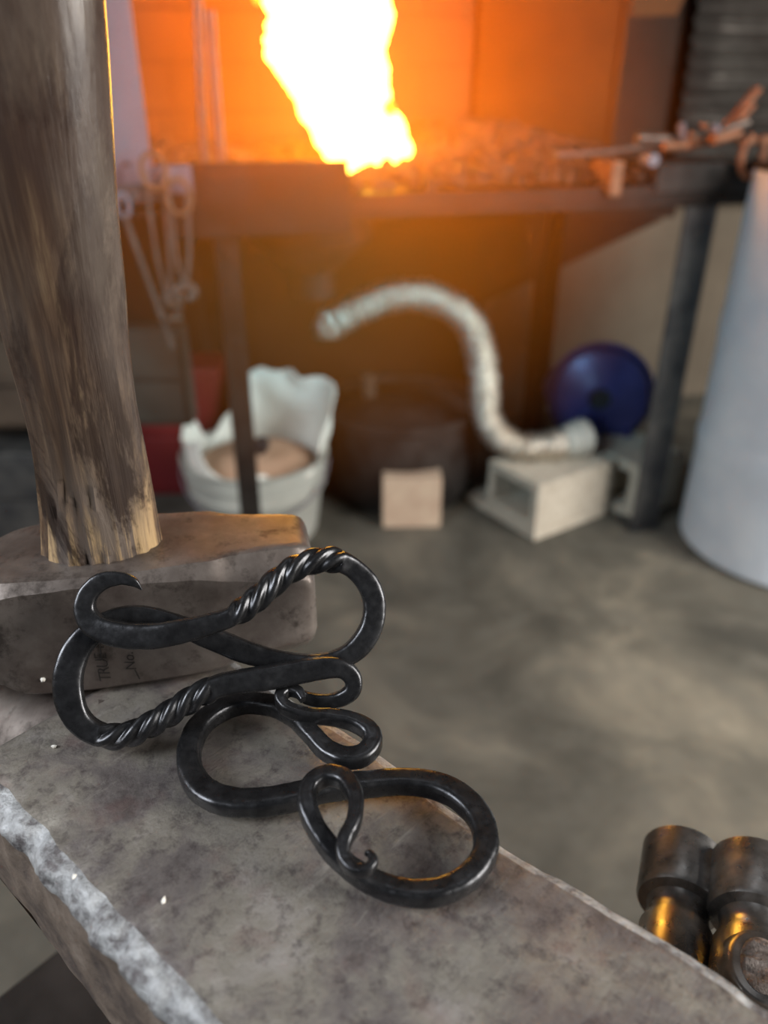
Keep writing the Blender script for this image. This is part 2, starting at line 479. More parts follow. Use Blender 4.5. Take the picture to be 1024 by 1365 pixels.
# ------------------------------------------------------------------ forge table
# added dark sheet, slanting edge, standing in for table shade on the wall
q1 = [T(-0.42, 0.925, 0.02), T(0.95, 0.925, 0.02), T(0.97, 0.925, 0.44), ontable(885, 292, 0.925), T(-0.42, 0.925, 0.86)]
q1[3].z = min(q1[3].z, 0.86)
nq = len(q1); o = MB().add(q1 + [p + E2 * 0.012 for p in q1], [tuple(range(nq)), tuple(range(2 * nq - 1, nq - 1, -1))] + [(k, (k + 1) % nq, (k + 1) % nq + nq, k + nq) for k in range(nq)]).build('shade_sheet', M['wall_shade'], smooth=False)
tag(o, 'dark brown sheet with a slanting edge added as shade on the wall under the forge', 'metal sheet')
ft = empty('forge_table', T(0.6, 0.35, 0), 'dark steel forge table with angle iron legs carrying the fire', 'forge')
R3 = TM
# top plate
MB().box(T(0.485, 0.42, 0.885), (1.53, 0.86, 0.012), R3, 0.002).build('table_top', M['forge'], ft, False)
# front angle edges
MB().box(T(0.76, 0.0, 0.885), (0.98, 0.008, 0.045), R3, 0.002).build('front_rail', M['forge'], ft, False)
# raised rim on the left, open in front of the fire
MB().box(T(0.085, -0.006, 0.905), (0.37, 0.010, 0.135), R3, 0.002).build('raised_rim', M['forge'], ft, False)
MB().box(T(-0.15, 0.35, 0.945), (0.012, 0.7, 0.06), R3, 0.002).build('raised_rim', M['forge'], ft, False)
# low shelf bracket (pale end piece)
MB().box(T(-0.095, -0.018, 0.945), (0.12, 0.012, 0.05), R3, 0.002).build('tool_rail', M['galv'], ft, False)


def leg(a, b, sx=1, sy=1, lw=0.065):
    mb = MB()
    mb.box(T(a, b, 0.443), (lw, 0.007, 0.872), R3, 0.001)
    mb.box(T(a + sx * (lw / 2 - .0035), b + sy * 0.030, 0.443), (0.007, 0.060, 0.872), R3, 0.001)
    mb.box(T(a, b + sy * 0.028, 0.004), (0.10, 0.09, 0.008), R3, 0.001)
    for z in (0.10, 0.18, 0.62, 0.80):
        mb.lathe([(0.009, 0), (0.009, 0.004), (0.006, 0.006)], T(a, b - 0.004, z), -E2, 12)
    return mb


leg(0.02, 0.012, -1, 1, 0.046).build('leg', M['forge'], ft, False)
leg(1.115, 0.012, 1, 1, 0.085).build('leg', M['steel_dark'], ft, False)
leg(0.02, 0.80, -1, -1).build('leg', M['forge'], ft, False)
leg(1.125, 0.80, 1, -1).build('leg', M['forge'], ft, False)
# fire pot and ash pipe under the table
mb = MB(); mb.lathe([(0.16, 0.0), (0.15, -0.10), (0.07, -0.17), (0.055, -0.18), (0.055, -0.24), (0.0, -0.24)], T(0.25, 0.33, 0.878), n=28)
mb.build('fire_pot', M['iron_black'], ft)

# hood: galvanised side pier at the left, steel side plate at the right
hd_ = empty('forge_hood', T(0.3, 0.5, 0.95), 'forge hood with a pale side panel and a large plate glowing orange beside the flame', 'hood')
MB().box(T(-0.205, 0.02, 1.46), (0.20, 0.02, 1.12), R3, 0.002).build('side_panel', M['galv'], hd_, False)['label'] = 'pale lilac galvanised side panel'
p0 = T(0.80, 0.60, 0); 
vsp = []
pa, pb = ontable(632, 190, 0.74), ontable(812, 196, 0.57)
pd = (pb - pa); pd.z = 0; L = pd.length; pdn = pd.normalized(); pn = Vector((-pdn.y, pdn.x, 0))
Mx = Matrix((pdn, pn, EZ)).transposed()
mid = (pa + pb) / 2
mb = MB(); mb.box((mid.x, mid.y, 0.955 + 0.6), (L, 0.012, 1.2), Mx, 0.002)
mb.box((pb.x, pb.y, 0.955 + 0.6), (0.014, 0.03, 1.2), Mx, 0.002)
mb.build('side_plate', M['hood'], hd_, False)['label'] = 'large flat plate lit orange by the flame'
MB().box(T(0.35, 0.35, 2.05), (1.4, 0.75, 0.02), R3, 0.002).build('hood_top', M['steel_dark'], hd_, False)
# firebrick wall behind the fire, with UV in metres
a0, a1, zb, zt, bb = -0.16, 0.80, 0.891, 2.2, 0.72
vs = [T(a0, bb, zb), T(a1, bb, zb), T(a1, bb, zt), T(a0, bb, zt), T(a0, bb + 0.11, zb), T(a1, bb + 0.11, zb), T(a1, bb + 0.11, zt), T(a0, bb + 0.11, zt)]
o = mesh_obj('firebrick_wall', vs, [(0, 1, 2, 3), (5, 4, 7, 6), (0, 3, 7, 4), (1, 5, 6, 2), (3, 2, 6, 7), (0, 4, 5, 1)], M['brick'], smooth=False)
uv = o.data.uv_layers.new(name='UVMap')
for p in o.data.polygons:
    for li in p.loop_indices:
        v = o.data.vertices[o.data.loops[li].vertex_index].co
        uv.data[li].uv = ((v - TO).dot(E1) + (v - TO).dot(E2), v.z - 0.012)
tag(o, 'firebrick wall standing behind the flame and coal', 'brick wall')

# ------------------------------------------------------------------ coal bed
def rock(c, r, sub=1):
    bm = bmesh.new(); bmesh.ops.create_icosphere(bm, subdivisions=sub, radius=r)
    off = Vector((random.random() * 50,) * 3); sc = Vector((random.uniform(.7, 1.2), random.uniform(.7, 1.2), random.uniform(.6, 1.0)))
    vs = []
    for v in bm.verts:
        d = 1 + 0.45 * mn.noise(v.co.normalized() * 1.3 + off)
        vs.append(Vector((v.co.x * sc.x, v.co.y * sc.y, v.co.z * sc.z)) * d + Vector(c))
    fs = [[v.index for v in f.verts] for f in bm.faces]; bm.free()
    return vs, fs


def coalh(a, b):
    # heap height over the table
    h = 0.02 + 0.055 * max(0, b / 0.7) + 0.05 * math.exp(-((a - 0.75) / 0.25) ** 2) * min(1, b * 4)
    h -= 0.045 * math.exp(-((a - 0.24) ** 2 + (b - 0.28) ** 2) / 0.012)
    return max(0.008, h)


mb = MB()
nx, ny = 40, 28
g = [[T(-0.13 + 1.10 * i / nx, 0.02 + 0.69 * j / ny, 0.892 + coalh(-0.13 + 1.10 * i / nx, 0.02 + 0.69 * j / ny)) for i in range(nx + 1)] for j in range(ny + 1)]
mb.add([p for r in g for p in r], [(j * (nx + 1) + i, j * (nx + 1) + i + 1, (j + 1) * (nx + 1) + i + 1, (j + 1) * (nx + 1) + i) for j in range(ny) for i in range(nx)])
for k in range(1500):
    a = random.uniform(-0.12, 0.97); b_ = random.uniform(0.025, 0.70) ** 1.0
    mb.add(*rock(T(a, b_, 0.892 + coalh(a, b_) + random.uniform(0, .012)), random.uniform(0.008, 0.022)))
o = mb.build('coal_bed', M['coal'], smooth=False)
tag(o, 'bed of loose coal and coke lumps heaped around the fire on the forge table', 'coal', kind='stuff')
o = MB().box(T(0.862, 0.020, 0.925), (0.028, 0.09, 0.07), R3, 0.004).build('coal_stop_brick', M['rust'], smooth=False)
tag(o, 'small upright steel stop at the end of the coal bed', 'steel stop')

# ------------------------------------------------------------------ flame
def flame_mesh(cent, name, matn, parent, seed, amp, n=28, res=10, fr=9):
    """cent: list of (px, py, radius px); stands in the plane b of the table"""
    pts = []; rad = []
    for px, py, rp, b_ in cent:
        p = ontable(px, py, b_); pts.append(p); rad.append(rp * (p - CAMP).length / FPX)
    vs, fs, prm = sweep(pts, [(r, r * 0.8) for r in rad], n=n, res=res, up=Vector((0, 1, 0)))
    C = [Vector(p) for p in catmull([list(p) for p in pts], res)[0]]
    o2 = []
    for i, v in enumerate(vs):
        c = C[i // n]; d = (v - c); r = d.length
        q = v * fr + Vector((seed, 0, -seed))
        k = mn.noise(q) * amp + mn.noise(q * 2.3) * amp * 0.55 + mn.noise(q * 5) * amp * .3
        o2.append(v + (d.normalized() if r > 1e-6 else d) * k)
    return mesh_obj(name, o2, fs, M[matn], parent, True, 180)


fl = empty('forge_flame', T(0.25, 0.33, 0.90), 'tall white-hot flame leaning out of the coal bed', 'flame')
flame_mesh([(505, 238, 6, .30), (500, 215, 36, .30), (488, 190, 48, .31), (462, 150, 56, .32), (447, 105, 58, .33), (438, 60, 64, .33), (440, 20, 62, .34), (438, -30, 60, .35), (430, -90, 42, .36), (422, -150, 22, .37), (418, -190, 3, .37)], 'flame_body', 'flame', fl, 3.1, 0.028)
flame_mesh([(520, 190, 4, .27), (524, 200, 18, .27), (532, 208, 18, .27), (534, 216, 4, .27)], 'flame_lobe', 'flame', fl, 8, 0.006)
flame_mesh([(392, 78, 5, .3), (376, 66, 16, .3), (362, 56, 9, .3), (352, 52, 2, .3)], 'flame_lobe', 'flame', fl, 5, 0.005)
flame_mesh([(378, 30, 3, .3), (370, 12, 12, .3), (366, -6, 14, .3), (360, -40, 4, .3)], 'flame_tongue', 'flame', fl, 2, 0.006)
flame_mesh([(345, 6, 2, .3), (343, -2, 4, .3), (340, -14, 3, .3)], 'flame_tongue', 'tongue', fl, 1, 0.002)
flame_mesh([(520, 158, 2, .27), (519, 146, 7, .27), (517, 134, 2, .27)], 'flame_tongue', 'tongue', fl, 6, 0.002)
flame_mesh([(572, 246, 2, .26), (566, 232, 8, .26), (556, 222, 10, .26), (546, 222, 4, .26)], 'glowing_coal', 'ember', fl, 9, 0.006)

# orange haze volume added to imitate lens glare around the forge
hz = MB().box((0, 0, 0), (1.36, 1.10, 1.24))
m = bpy.data.materials.new('thin_orange_glare'); m.use_nodes = True; nt = m.node_tree; nt.nodes.clear()
out = nt.nodes.new('ShaderNodeOutputMaterial'); pv = nt.nodes.new('ShaderNodeVolumeScatter')
pv.inputs['Color'].default_value = (0.90, 0.25, 0.03, 1); pv.inputs['Anisotropy'].default_value = 0.2  # orange tint puts the glow of the fire into the haze colour
tc = nt.nodes.new('ShaderNodeTexCoord'); mp = nt.nodes.new('ShaderNodeMapping')
mp.inputs['Scale'].default_value = (1 / .68, 1 / .55, 1 / .62)
gr = nt.nodes.new('ShaderNodeTexGradient'); gr.gradient_type = 'SPHERICAL'
nt.links.new(tc.outputs['Object'], mp.inputs[0]); nt.links.new(mp.outputs[0], gr.inputs[0])
nt.links.new(math_(nt, 'MULTIPLY', math_(nt, 'POWER', gr.outputs['Fac'], 1.3), GLARE), pv.inputs['Density'])
nt.links.new(pv.outputs[0], out.inputs['Volume'])
M['glare'] = m
HAZE = True
if HAZE:
    o = hz.build('glare_haze', m, smooth=False); o.location = T(0.24, -0.12, 0.93); o.rotation_euler.z = TA; tag(o, 'thin orange haze added as lens glare around the forge fire', 'glare', kind='stuff')

# ------------------------------------------------------------------ tools standing and hanging at the forge
def tongs_from(name, pairs, r, label, group, mt='tongs', ring=None, extra=None):
    t = empty(name, pairs[0][0], label, 'tongs', group)
    for pts in pairs:
        MB().tube(pts, r, 10).build('rein', M[mt], t)
    if ring:
        c, rr = ring
        pts = [c + E1 * rr * math.cos(k * PI / 8) + EZ * rr * 1.2 * math.sin(k * PI / 8) for k in range(17)]
        MB().tube(pts, r * 0.8, 8, res=3).build('ring', M[mt], t)
    return t


b0 = 0.10
tongs_from('forge_tongs', [[ontable(259, -60, b0), ontable(263, 80, b0), ontable(268, 180, b0), ontable(272, 222, b0)],
                           [ontable(266, -60, b0), ontable(270, 80, b0), ontable(276, 222, b0)]], 0.004,
           'slender pair of tongs standing upright in the coal, nearest the pale panel', 'tongs standing in the coal')
tongs_from('forge_tongs', [[ontable(276, 14, b0), ontable(282, 90, b0), ontable(292, 222, b0)],
                           [ontable(284, 14, b0), ontable(289, 90, b0), ontable(299, 222, b0)]], 0.0045,
           'shorter pair of tongs standing upright in the coal, nearest the flame', 'tongs standing in the coal')


def hanging(px, ytop, ybot, b_, label, jaw=True, lean=0):
    p1 = ontable(px, ytop, b_); p2 = ontable(px + lean, ybot, b_)
    t = empty('hanging_tongs', p1, label, 'tongs', 'tools hanging on the rail')
    d = (p2 - p1)
    for s in (-1, 1):
        MB().tube([p1 + E1 * s * 0.016, p1 + d * 0.5 + E1 * s * 0.013, p1 + d * 0.8 + E1 * s * 0.004, p1 + d * 0.84 - E1 * s * 0.006], 0.0045, 8).build('rein', M['tongs'], t)
        MB().tube([p1 + d * 0.84 - E1 * s * 0.006, p1 + d * 0.92 - E1 * s * 0.018, p2 - E1 * s * 0.006], [0.008, 0.009, 0.006], 8).build('jaw', M['tongs'], t)
    MB().lathe([(0.011, -0.01), (0.011, 0.01)], p1 + d * 0.84, E2, 12).build('rivet', M['tongs'], t)
    pts = [p1 + E1 * 0.022 * math.cos(k * PI / 6 ) + EZ * (0.03 * math.sin(k * PI / 6)) - E2 * .002 for k in range(13)]
    MB().tube(pts, 0.005, 8, res=3).build('rein_ring', M['rust'], t)
    return t


hanging(205, 228, 425, -0.045, 'tongs with a ring on the reins hanging from the rail below the pale panel', lean=22)
hanging(238, 262, 400, -0.05, 'small tongs hanging on the rail next to the forge leg', lean=10)
p1 = ontable(165, 285, -0.06); p2 = ontable(196, 370, -0.06)
t = empty('hanging_poker', p1, 'poker with a bright eye leaning beside the sledge handle', 'poker', 'tools hanging on the rail')
MB().tube([p1, p2, p2 + (p2 - p1) * 1.2], 0.006, 8).build('shaft', M['tongs'], t)
MB().tube([p1 + E1 * 0.012 * math.cos(k * PI / 5) + EZ * (0.014 + 0.02 * math.sin(k * PI / 5)) for k in range(11)], 0.004, 8, res=3).build('eye', M['galv'], t)
# rail under the panel that carries them
o = MB().box(T(-0.30, -0.03, 0.925), (0.42, 0.012, 0.03), R3, 0.002).build('hanging_rail', M['steel_dark'], smooth=False)
tag(o, 'dark steel rail below the pale hood panel carrying hanging tongs', 'tool rail')
# small pale jaw tips on the hanging tools
for (px, py), lb in (((231, 405), 'upper'), ((233, 424), 'lower')):
    p = ontable(px, py, -0.065)
    o = MB().box(p, (0.032, 0.02, 0.010), R3, 0.003).build('clamp_jaw', M['crate'], smooth=False)
    tag(o, f'{lb} pale metal jaw hanging below the tongs above the grey cabinet', 'clamp', 'pale clamp jaws')

# pile of tongs and rods on the right end of the table
def rod(name, pix, r, label, b_s, mt='tongs', parts=None):
    pts = [ontable(px, py, b) for (px, py), b in zip(pix, b_s)]
    o = MB().tube(pts, r, 10).build(name, M[mt]); tag(o, label, 'forge tool', 'tools piled at the table end')
    return o


rod('punch', [(850, 184), (870, 185), (892, 186)], 0.011, 'thick orange-lit punch lying at the near end of the tool pile', [.10, .10, .10])
rod('steel_rod', [(740, 207), (812, 202), (870, 193), (905, 185)], 0.006, 'long thin rod reaching from the coal bed onto the tool pile', [.02, .05, .08, .1])
rod('tong_rein', [(948, 190), (980, 155), (1012, 118)], 0.010, 'tongs rein slanting steeply up out of the tool pile', [.12, .12, .12], 'rust')
o = rod('tong_rein', [(955, 190), (978, 168), (1004, 140)], 0.009, 'second rein under the steep one rising from the tool pile', [.08, .08, .08], 'rust')
rod('flat_bar', [(945, 184), (970, 172), (996, 163)], 0.010, 'short flat bar resting across the tool pile below the steep reins', [.03, .03, .03], 'tongs')
rod('punch', [(884, 196), (900, 194), (915, 193)], 0.011, 'thick short punch at the front of the tool pile', [.03, .03, .03], 'rust')
rod('punch', [(918, 193), (932, 190), (946, 188)], 0.011, 'round punch in the middle of the tool pile, its end lit orange', [.05, .05, .05], 'rust')
rod('chisel', [(950, 186), (968, 182), (986, 177)], 0.012, 'thick chisel beside the steep tongs reins on the pile', [.0, .0, .0], 'rust')
rod('steel_pin', [(909, 164), (909, 186)], 0.008, 'small upright steel pin standing at the tool pile', [.15, .15], 'galv')
rod('bolt', [(922, 183), (924, 178)], 0.010, 'round bolt head on top of the tool pile, nearer the coal', [.0, .0], 'rust')
rod('bolt', [(938, 171), (940, 167)], 0.010, 'round bolt head on top of the tool pile, nearer the drum wall', [.03, .03], 'rust')
rod('bolt', [(950, 173), (956, 171)], 0.010, 'bright bare metal bolt head on top of the tool pile', [.02, .02], 'galv')
bx = MB().box(T(1.36, -0.02, 0.925), (0.10, 0.07, 0.045), R3, 0.008).build('steel_swage', M['rust'], smooth=False)
tag(bx, 'squat rusty swage block lying under the tool pile above the drum', 'swage')
o = MB().lathe([(0.0, -.018), (0.013, -.018), (0.015, 0), (0.013, .018), (0, .018)], ontable(866, 213, -0.02), E2, 20).build('pipe_coupling', M['galv'])
tag(o, 'pale round pipe coupling at the table edge beside the coal stop', 'pipe coupling')
c = ontable(1003, 208, -0.03)
t = empty('ring_handled_tool', c, 'tool with a round orange-lit ring handle hanging over the drum', 'forge tool')
MB().tube([c + E1 * 0.028 * math.cos(k * PI / 8 + 1.9) + EZ * 0.042 * math.sin(k * PI / 8 + 1.9) for k in range(15)], 0.008, 10, res=3).build('ring', M['rust'], t)
MB().tube([ontable(985, 190, -.02), ontable(1020, 186, -.02), ontable(1070, 186, -.02)], 0.008, 10).build('shaft', M['rust'], t)
# hanging bright plate at the top of the frame
o = MB()
q = [ontable(843, 22, 0.25), ontable(902, 20, 0.25), ontable(925, -30, 0.25), ontable(843, -60, 0.25)]
o.add(q + [p + E2 * 0.006 for p in q], [(0, 1, 2, 3), (7, 6, 5, 4), (0, 4, 5, 1), (1, 5, 6, 2), (2, 6, 7, 3), (3, 7, 4, 0)])
o = o.build('hood_flap', M['hood'], smooth=False); tag(o, 'small cut-cornered metal flap hanging above the dark board', 'metal flap')

# ------------------------------------------------------------------ drum at the right
dc = Vector((1.115, 1.83, 0)); dr = 0.285
dm = empty('steel_drum', dc, 'tall pale blue-white drum beside the forge leg', 'drum')
prof = [(0.0, 0.0), (dr - .012, 0.0), (dr, 0.012)]
for k in range(9, 280, 9):
    z = k / 280 * 0.922; bump_ = 0.006 * sum(math.exp(-((z - q) / 0.018) ** 2) for q in (0.29, 0.58)); prof.append((dr + bump_, max(z, .013 + k * 1e-5)))
prof += [(dr + .004, 0.926), (dr + .006, 0.934), (dr, 0.940), (dr - .012, 0.938), (dr - .014, 0.929)]
MB().lathe(prof, dc, n=72).build('drum_shell', M['drum'], dm)
MB().lathe([(0, 0.930), (dr - .016, 0.930), (dr - .016, 0.941), (dr + .010, 0.942), (dr + .010, 0.958), (0, .958)], dc, n=64).build('drum_lid', M['iron_black'], dm)
o = MB().box(T(1.10, 0.10, 0.922), (0.26, 0.22, 0.060), TM, 0.004).build('tool_tray', M['iron_black'], smooth=False)
tag(o, 'dark steel tray at the end of the forge table holding part of the tool pile', 'tray')

# ------------------------------------------------------------------ blocks, blower, duct
def cinder(c, ang, size, wall, name, label, holes=2):
    R = Matrix.Rotation(ang, 3, 'Z'); Lx, Ly, Lz = size
    mb = MB(); c = Vector(c)
    def bxl(cc, ss): mb.box(c + R @ Vector(cc), ss, R, 0.003)
    # hollow cells run along local y (open to the front)
    bxl((0, 0, wall / 2), (Lx, Ly, wall)); bxl((0, 0, Lz - wall / 2), (Lx, Ly, wall))
    for k in range(holes + 1):
        x = -Lx / 2 + wall / 2 + (Lx - wall) * k / holes
        bxl((x, 0, Lz / 2), (wall, Ly - 0.001, Lz - 2 * wall))
    bxl((0, Ly * 0.30, Lz / 2), (Lx - 2 * wall, 0.02, Lz - 2 * wall))
    o = mb.build(name, M['block'], smooth=False)
    tag(o, label, 'cinder block', 'cinder blocks under the blower'); return o


near = G(712, 722, 0)
lft = G(614, 662, 0); rgt = G(850, 655, 0)
dl = (lft - near).normalized(); drr = (rgt - near).normalized()
ang = math.atan2(-dl.y, -dl.x)    # local +x points from left corner to the near corner
perp = Vector((-math.sin(ang), math.cos(ang), 0))
if perp.dot(drr) < 0: perp = -perp
Lf = 0.26
# base slab (protruding lip)
o = MB().box(near + dl * (0.30 / 2) + perp * 0.16 + EZ * 0.0125, (0.30, 0.32, 0.024), Matrix.Rotation(ang, 3, 'Z'), 0.003).build('base_paver', M['block'], smooth=False)
tag(o, 'thin concrete paver under the open cinder block', 'paver')
cinder(near + dl * (0.205 / 2 + .002) + perp * 0.15 + EZ * 0.0255, ang, (0.205, 0.30, 0.145), 0.026, 'cinder_block', 'cinder block with its open hollow turned to the front, beneath the silver duct', 1)
cinder(near + dl * 0.06 + perp * 0.42, ang, (0.25, 0.20, 0.17), 0.03, 'cinder_block', 'cinder block behind the open one, beneath the blue blower', 2)
fb = G(548, 704, 0)
o = MB().box(fb + Vector((0, 0.06, 0.078)), (0.165, 0.12, 0.156), Matrix.Rotation(0.02, 3, 'Z'), 0.006).build('firebrick_block', M['tanblock'], smooth=False)
tag(o, 'plain tan square block standing alone on the floor below the duct arch', 'block')

bl = atY(800, 525, 2.25); 
bw = empty('forge_blower', (bl.x, bl.y, 0.17), 'blue round forge blower with a dark inlet hole standing on cinder blocks', 'blower')
ax = Vector((-0.25, -1, 0.05)).normalized(); rr = 62 * 2.45 / FPX; dpe = atY(772, 590, 2.06)
xd = Vector((1, 0, 0))
prof = [(0.034, -0.062), (rr * .45, -.066), (rr * .72, -.060), (rr * .93, -.042), (rr, -.014), (rr, .014), (rr * .93, .040), (rr * .66, .058), (rr * .36, .066), (0.045, .070), (0.034, .070), (0.033, .050)]
MB().lathe(prof, bl, ax, 48).build('housing', M['blue'], bw)
MB().lathe([(0.0, .0495), (0.0325, .0495), (0.0325, .052), (0, .052)], bl, ax, 24).build('inlet_hole', M['black'], bw)
mb = MB().lathe([(rr + .012, -.004), (rr + .012, .004)], bl, ax, 48); mb.build('flange', M['blue'], bw)
lm = bl - ax * 0.10 + Vector((-0.115, 0, 0.0))
MB().lathe([(0.03, -.06), (0.058, -.05), (0.064, 0), (0.058, .06), (0.03, .07)], lm, ax, 28).build('motor', M['blue'], bw)
MB().tube([bl + Vector((-0.02, 0, -rr * .55)), (bl + Vector((-.02, 0, -rr * .55)) + dpe) / 2, dpe], [0.055, 0.048, 0.042], 20).build('outlet', M['blue'], bw)
MB().box(bl + Vector((0.02, 0.0, -rr - 0.005)), (0.12, 0.09, 0.05), None, 0.006).build('foot', M['blue'], bw, False)
fo = atY(832, 585, 2.2)
MB().box(Vector((fo.x, fo.y, (fo.z + .17) / 2)), (0.02, 0.06, abs(fo.z - .17) + .03), None, 0.003).build('foot', M['blue'], bw, False)

# flexible duct
dpx = [(441, 447, 2.02), (440, 432, 2.02), (452, 424, 2.0), (480, 410, 2.0), (515, 397, 2.0), (555, 393, 2.0), (595, 404, 2.0), (626, 430, 2.0), (641, 470, 2.0), (646, 510, 2.0), (648, 548, 2.0), (662, 578, 2.0), (690, 594, 2.0), (720, 595, 2.0), (752, 590, 2.02)]
dp = [atY(x, y, d) for x, y, d in dpx]
du = empty('flexible_duct', dp[-1], 'crinkled silver air duct arching from the forge down to the blue blower', 'duct')
P, prm = catmull([list(p) for p in dp], 40)
vs = []; fs = []; n = 22; U = None; arc = 0
C = [Vector(p) for p in P]
for i, c in enumerate(C):
    Tn = (C[min(i + 1, len(C) - 1)] - C[max(i - 1, 0)]).normalized()
    if i: arc += (C[i] - C[i - 1]).length
    if U is None: U = Tn.orthogonal().normalized()
    U = (U - Tn * U.dot(Tn)).normalized(); V = Tn.cross(U)
    base_r = 0.0395
    for k in range(n):
        t = 2 * PI * k / n
        r = base_r + 0.0050 * math.sin(arc * 2 * PI / 0.019) + 0.006 * mn.noise(c * 35 + Vector((math.cos(t), math.sin(t), 0)) * 1.2)
        vs.append(c + (U * math.cos(t) + V * math.sin(t)) * r)
for i in range(len(C) - 1):
    for k in range(n):
        j = (k + 1) % n; fs.append((i * n + k, i * n + j, (i + 1) * n + j, (i + 1) * n + k))
mesh_obj('duct_hose', vs, fs, M['duct'], du)
cdir = (dp[-1] - dp[-2]).normalized()
cdir = (cdir + Vector((0.25, .35, 0.1))).normalized()
MB().lathe([(0.034, -.01), (0.045, .0), (0.046, .03), (0.050, .034), (0.052, .070), (0.040, .072)], dp[-1], cdir, 28).build('tape_collar', M['bucket'], du)

# ------------------------------------------------------------------ round iron drum below the table, tan pin
c = atY(535, 600, 2.18); c.z = 0
t = empty('iron_tub', c, 'round black cast iron tub on the floor under the forge', 'tub')
MB().lathe([(0.0, 0.0), (0.20, 0.0), (0.225, 0.05), (0.23, 0.26), (0.245, 0.27), (0.245, 0.29), (0.225, 0.29), (0.22, 0.10), (0, 0.09)], c, n=48).build('tub_shell', M['iron_black'], t)
MB().lathe([(0, .262), (0.205, .262), (0.205, .272), (0.12, .30), (0, .305)], c, n=40).build('tub_lid', M['iron_black'], t)
MB().lathe([(0.024, .305), (0.024, .375), (0.018, .38), (0, .38)], c + Vector((-0.10, 0, -.012)), n=20).build('lid_handle', M['crate'], t)

# ------------------------------------------------------------------ bucket with a white sack
bc = Vector((-0.352, 1.92, 0))
bk = empty('plastic_bucket', bc, 'grey ribbed bucket behind the slim front leg of the forge', 'bucket')
zr = atY(340, 600, 1.92).z
rb = 97 * 2.07 / FPX
prof = [(0, 0), (rb * .80, 0), (rb * .82, .01), (rb * .92, zr * .60), (rb * .94, zr * .62), (rb * .97, zr * .63), (rb * .97, zr * .66), (rb * .94, zr * .67), (rb * .955, zr * .82), (rb * .99, zr * .83), (rb * .99, zr * .86), (rb * .96, zr * .87), (rb * .975, zr * .97), (rb * 1.02, zr * .975), (rb * 1.02, zr), (rb * .96, zr), (rb * .93, zr * .6), (0, zr * .5)]
MB().lathe(prof, bc, n=56).build('bucket_shell', M['bucket'], bk)
MB().tube([bc + Vector((rb * 1.03 * math.cos(t), rb * 1.0 * math.sin(t) - 0.0, zr * .9 - 0.10 * math.sin(-t))) for t in [(-PI) * k / 12 for k in range(13)]], 0.003, 8, res=3).build('wire_handle', M['galv'], bk)


def sack(c, base, tips, seed, label, hgt):
    """crumpled cloth: rows of a cone with peaks"""
    vs = []; fs = []; n = 48; m_ = 12
    for j in range(m_ + 1):
        f = j / m_
        for i in range(n):
            a = 2 * PI * i / n
            top = tips(a)
            r = base * (1.0 - 0.02 * f) * (1 + 0.10 * f * mn.noise(Vector((math.cos(a) * 1.8, math.sin(a) * 1.8, seed + f))))
            r += 0.045 * f * math.exp(-((math.degrees(a) - 20) / 22) ** 2) * (top > .08)
            z = -0.04 + (top + 0.04) * f
            q = c + Vector((math.cos(a) * r, math.sin(a) * r, z))
            q += Vector((mn.noise(q * 14 + Vector((seed, 0, 0))), mn.noise(q * 14 + Vector((0, seed, 0))), mn.noise(q * 17))) * 0.022 * f
            vs.append(q)
    for j in range(m_):
        for i in range(n):
            k = (i + 1) % n; fs.append((j * n + i, j * n + k, (j + 1) * n + k, (j + 1) * n + i))
    o = mesh_obj('white_sack', vs, fs, M['bag'])
    s = o.modifiers.new('t', 'SOLIDIFY'); s.thickness = 0.004
    tag(o, label, 'sack'); return o


def tips(a):
    # high at the back and right, a spike at the left, low in the front
    d = math.degrees(a) % 360
    h = 0.0
    h += 0.175 * math.exp(-(max(0, abs(d - 62) - 40) / 20) ** 2)      # wide back and right side
    h += 0.17 * math.exp(-((d - 176) / 15) ** 2)       # left spike
    h += 0.07 * math.exp(-((d - 215) / 25) ** 2)
    return h


sack(bc + Vector((0, 0, zr - 0.01)), rb * 0.93, tips, 3.0, 'white crumpled cloth sack standing up out of the grey bucket', 0.2)
o = MB().lathe([(0, 0), (0.155, 0), (0.15, .02), (0.09, 0.045), (0, .055)], bc + Vector((0, 0, zr - 0.045)), n=32).build('cardboard_pieces', M['cardboard'])
tag(o, 'tan crumpled cardboard lying inside the sack in the bucket', 'cardboard')
p = atY(348, 594, 1.84)
o = MB().lathe([(0.0, -.02), (0.018, -.018), (0.022, 0), (0.018, .018), (0, .02)], p, (0.2, 1, 0.2), 20).build('black_knob', M['black'])
tag(o, 'small round black knob at the bucket rim beside the forge leg', 'knob')

# ------------------------------------------------------------------ left: red chest, grey cabinet, crate
def boxthing(name, px0, px1, py0, y, depth, mt, label, cat, extra=None, zb=0.0):
    p0_ = atY(px0, py0, y); p1_ = atY(px1, py0, y)
    t = empty(name, ((p0_.x + p1_.x) / 2, y + depth / 2, zb), label, cat)
    h = p0_.z - zb
    MB().box(((p0_.x + p1_.x) / 2, y + depth / 2, zb + h / 2), (p1_.x - p0_.x, depth, h), None, 0.006).build('body', M[mt], t, False)
    for kk in range(2):
        zz = zb + h * (0.27 + 0.46 * kk)
        MB().box(((p0_.x + p1_.x) / 2, y - 0.006, zz), ((p1_.x - p0_.x) * .92, 0.010, h * .42), None, 0.003).build('drawer' , M[mt], t, False)
    return t


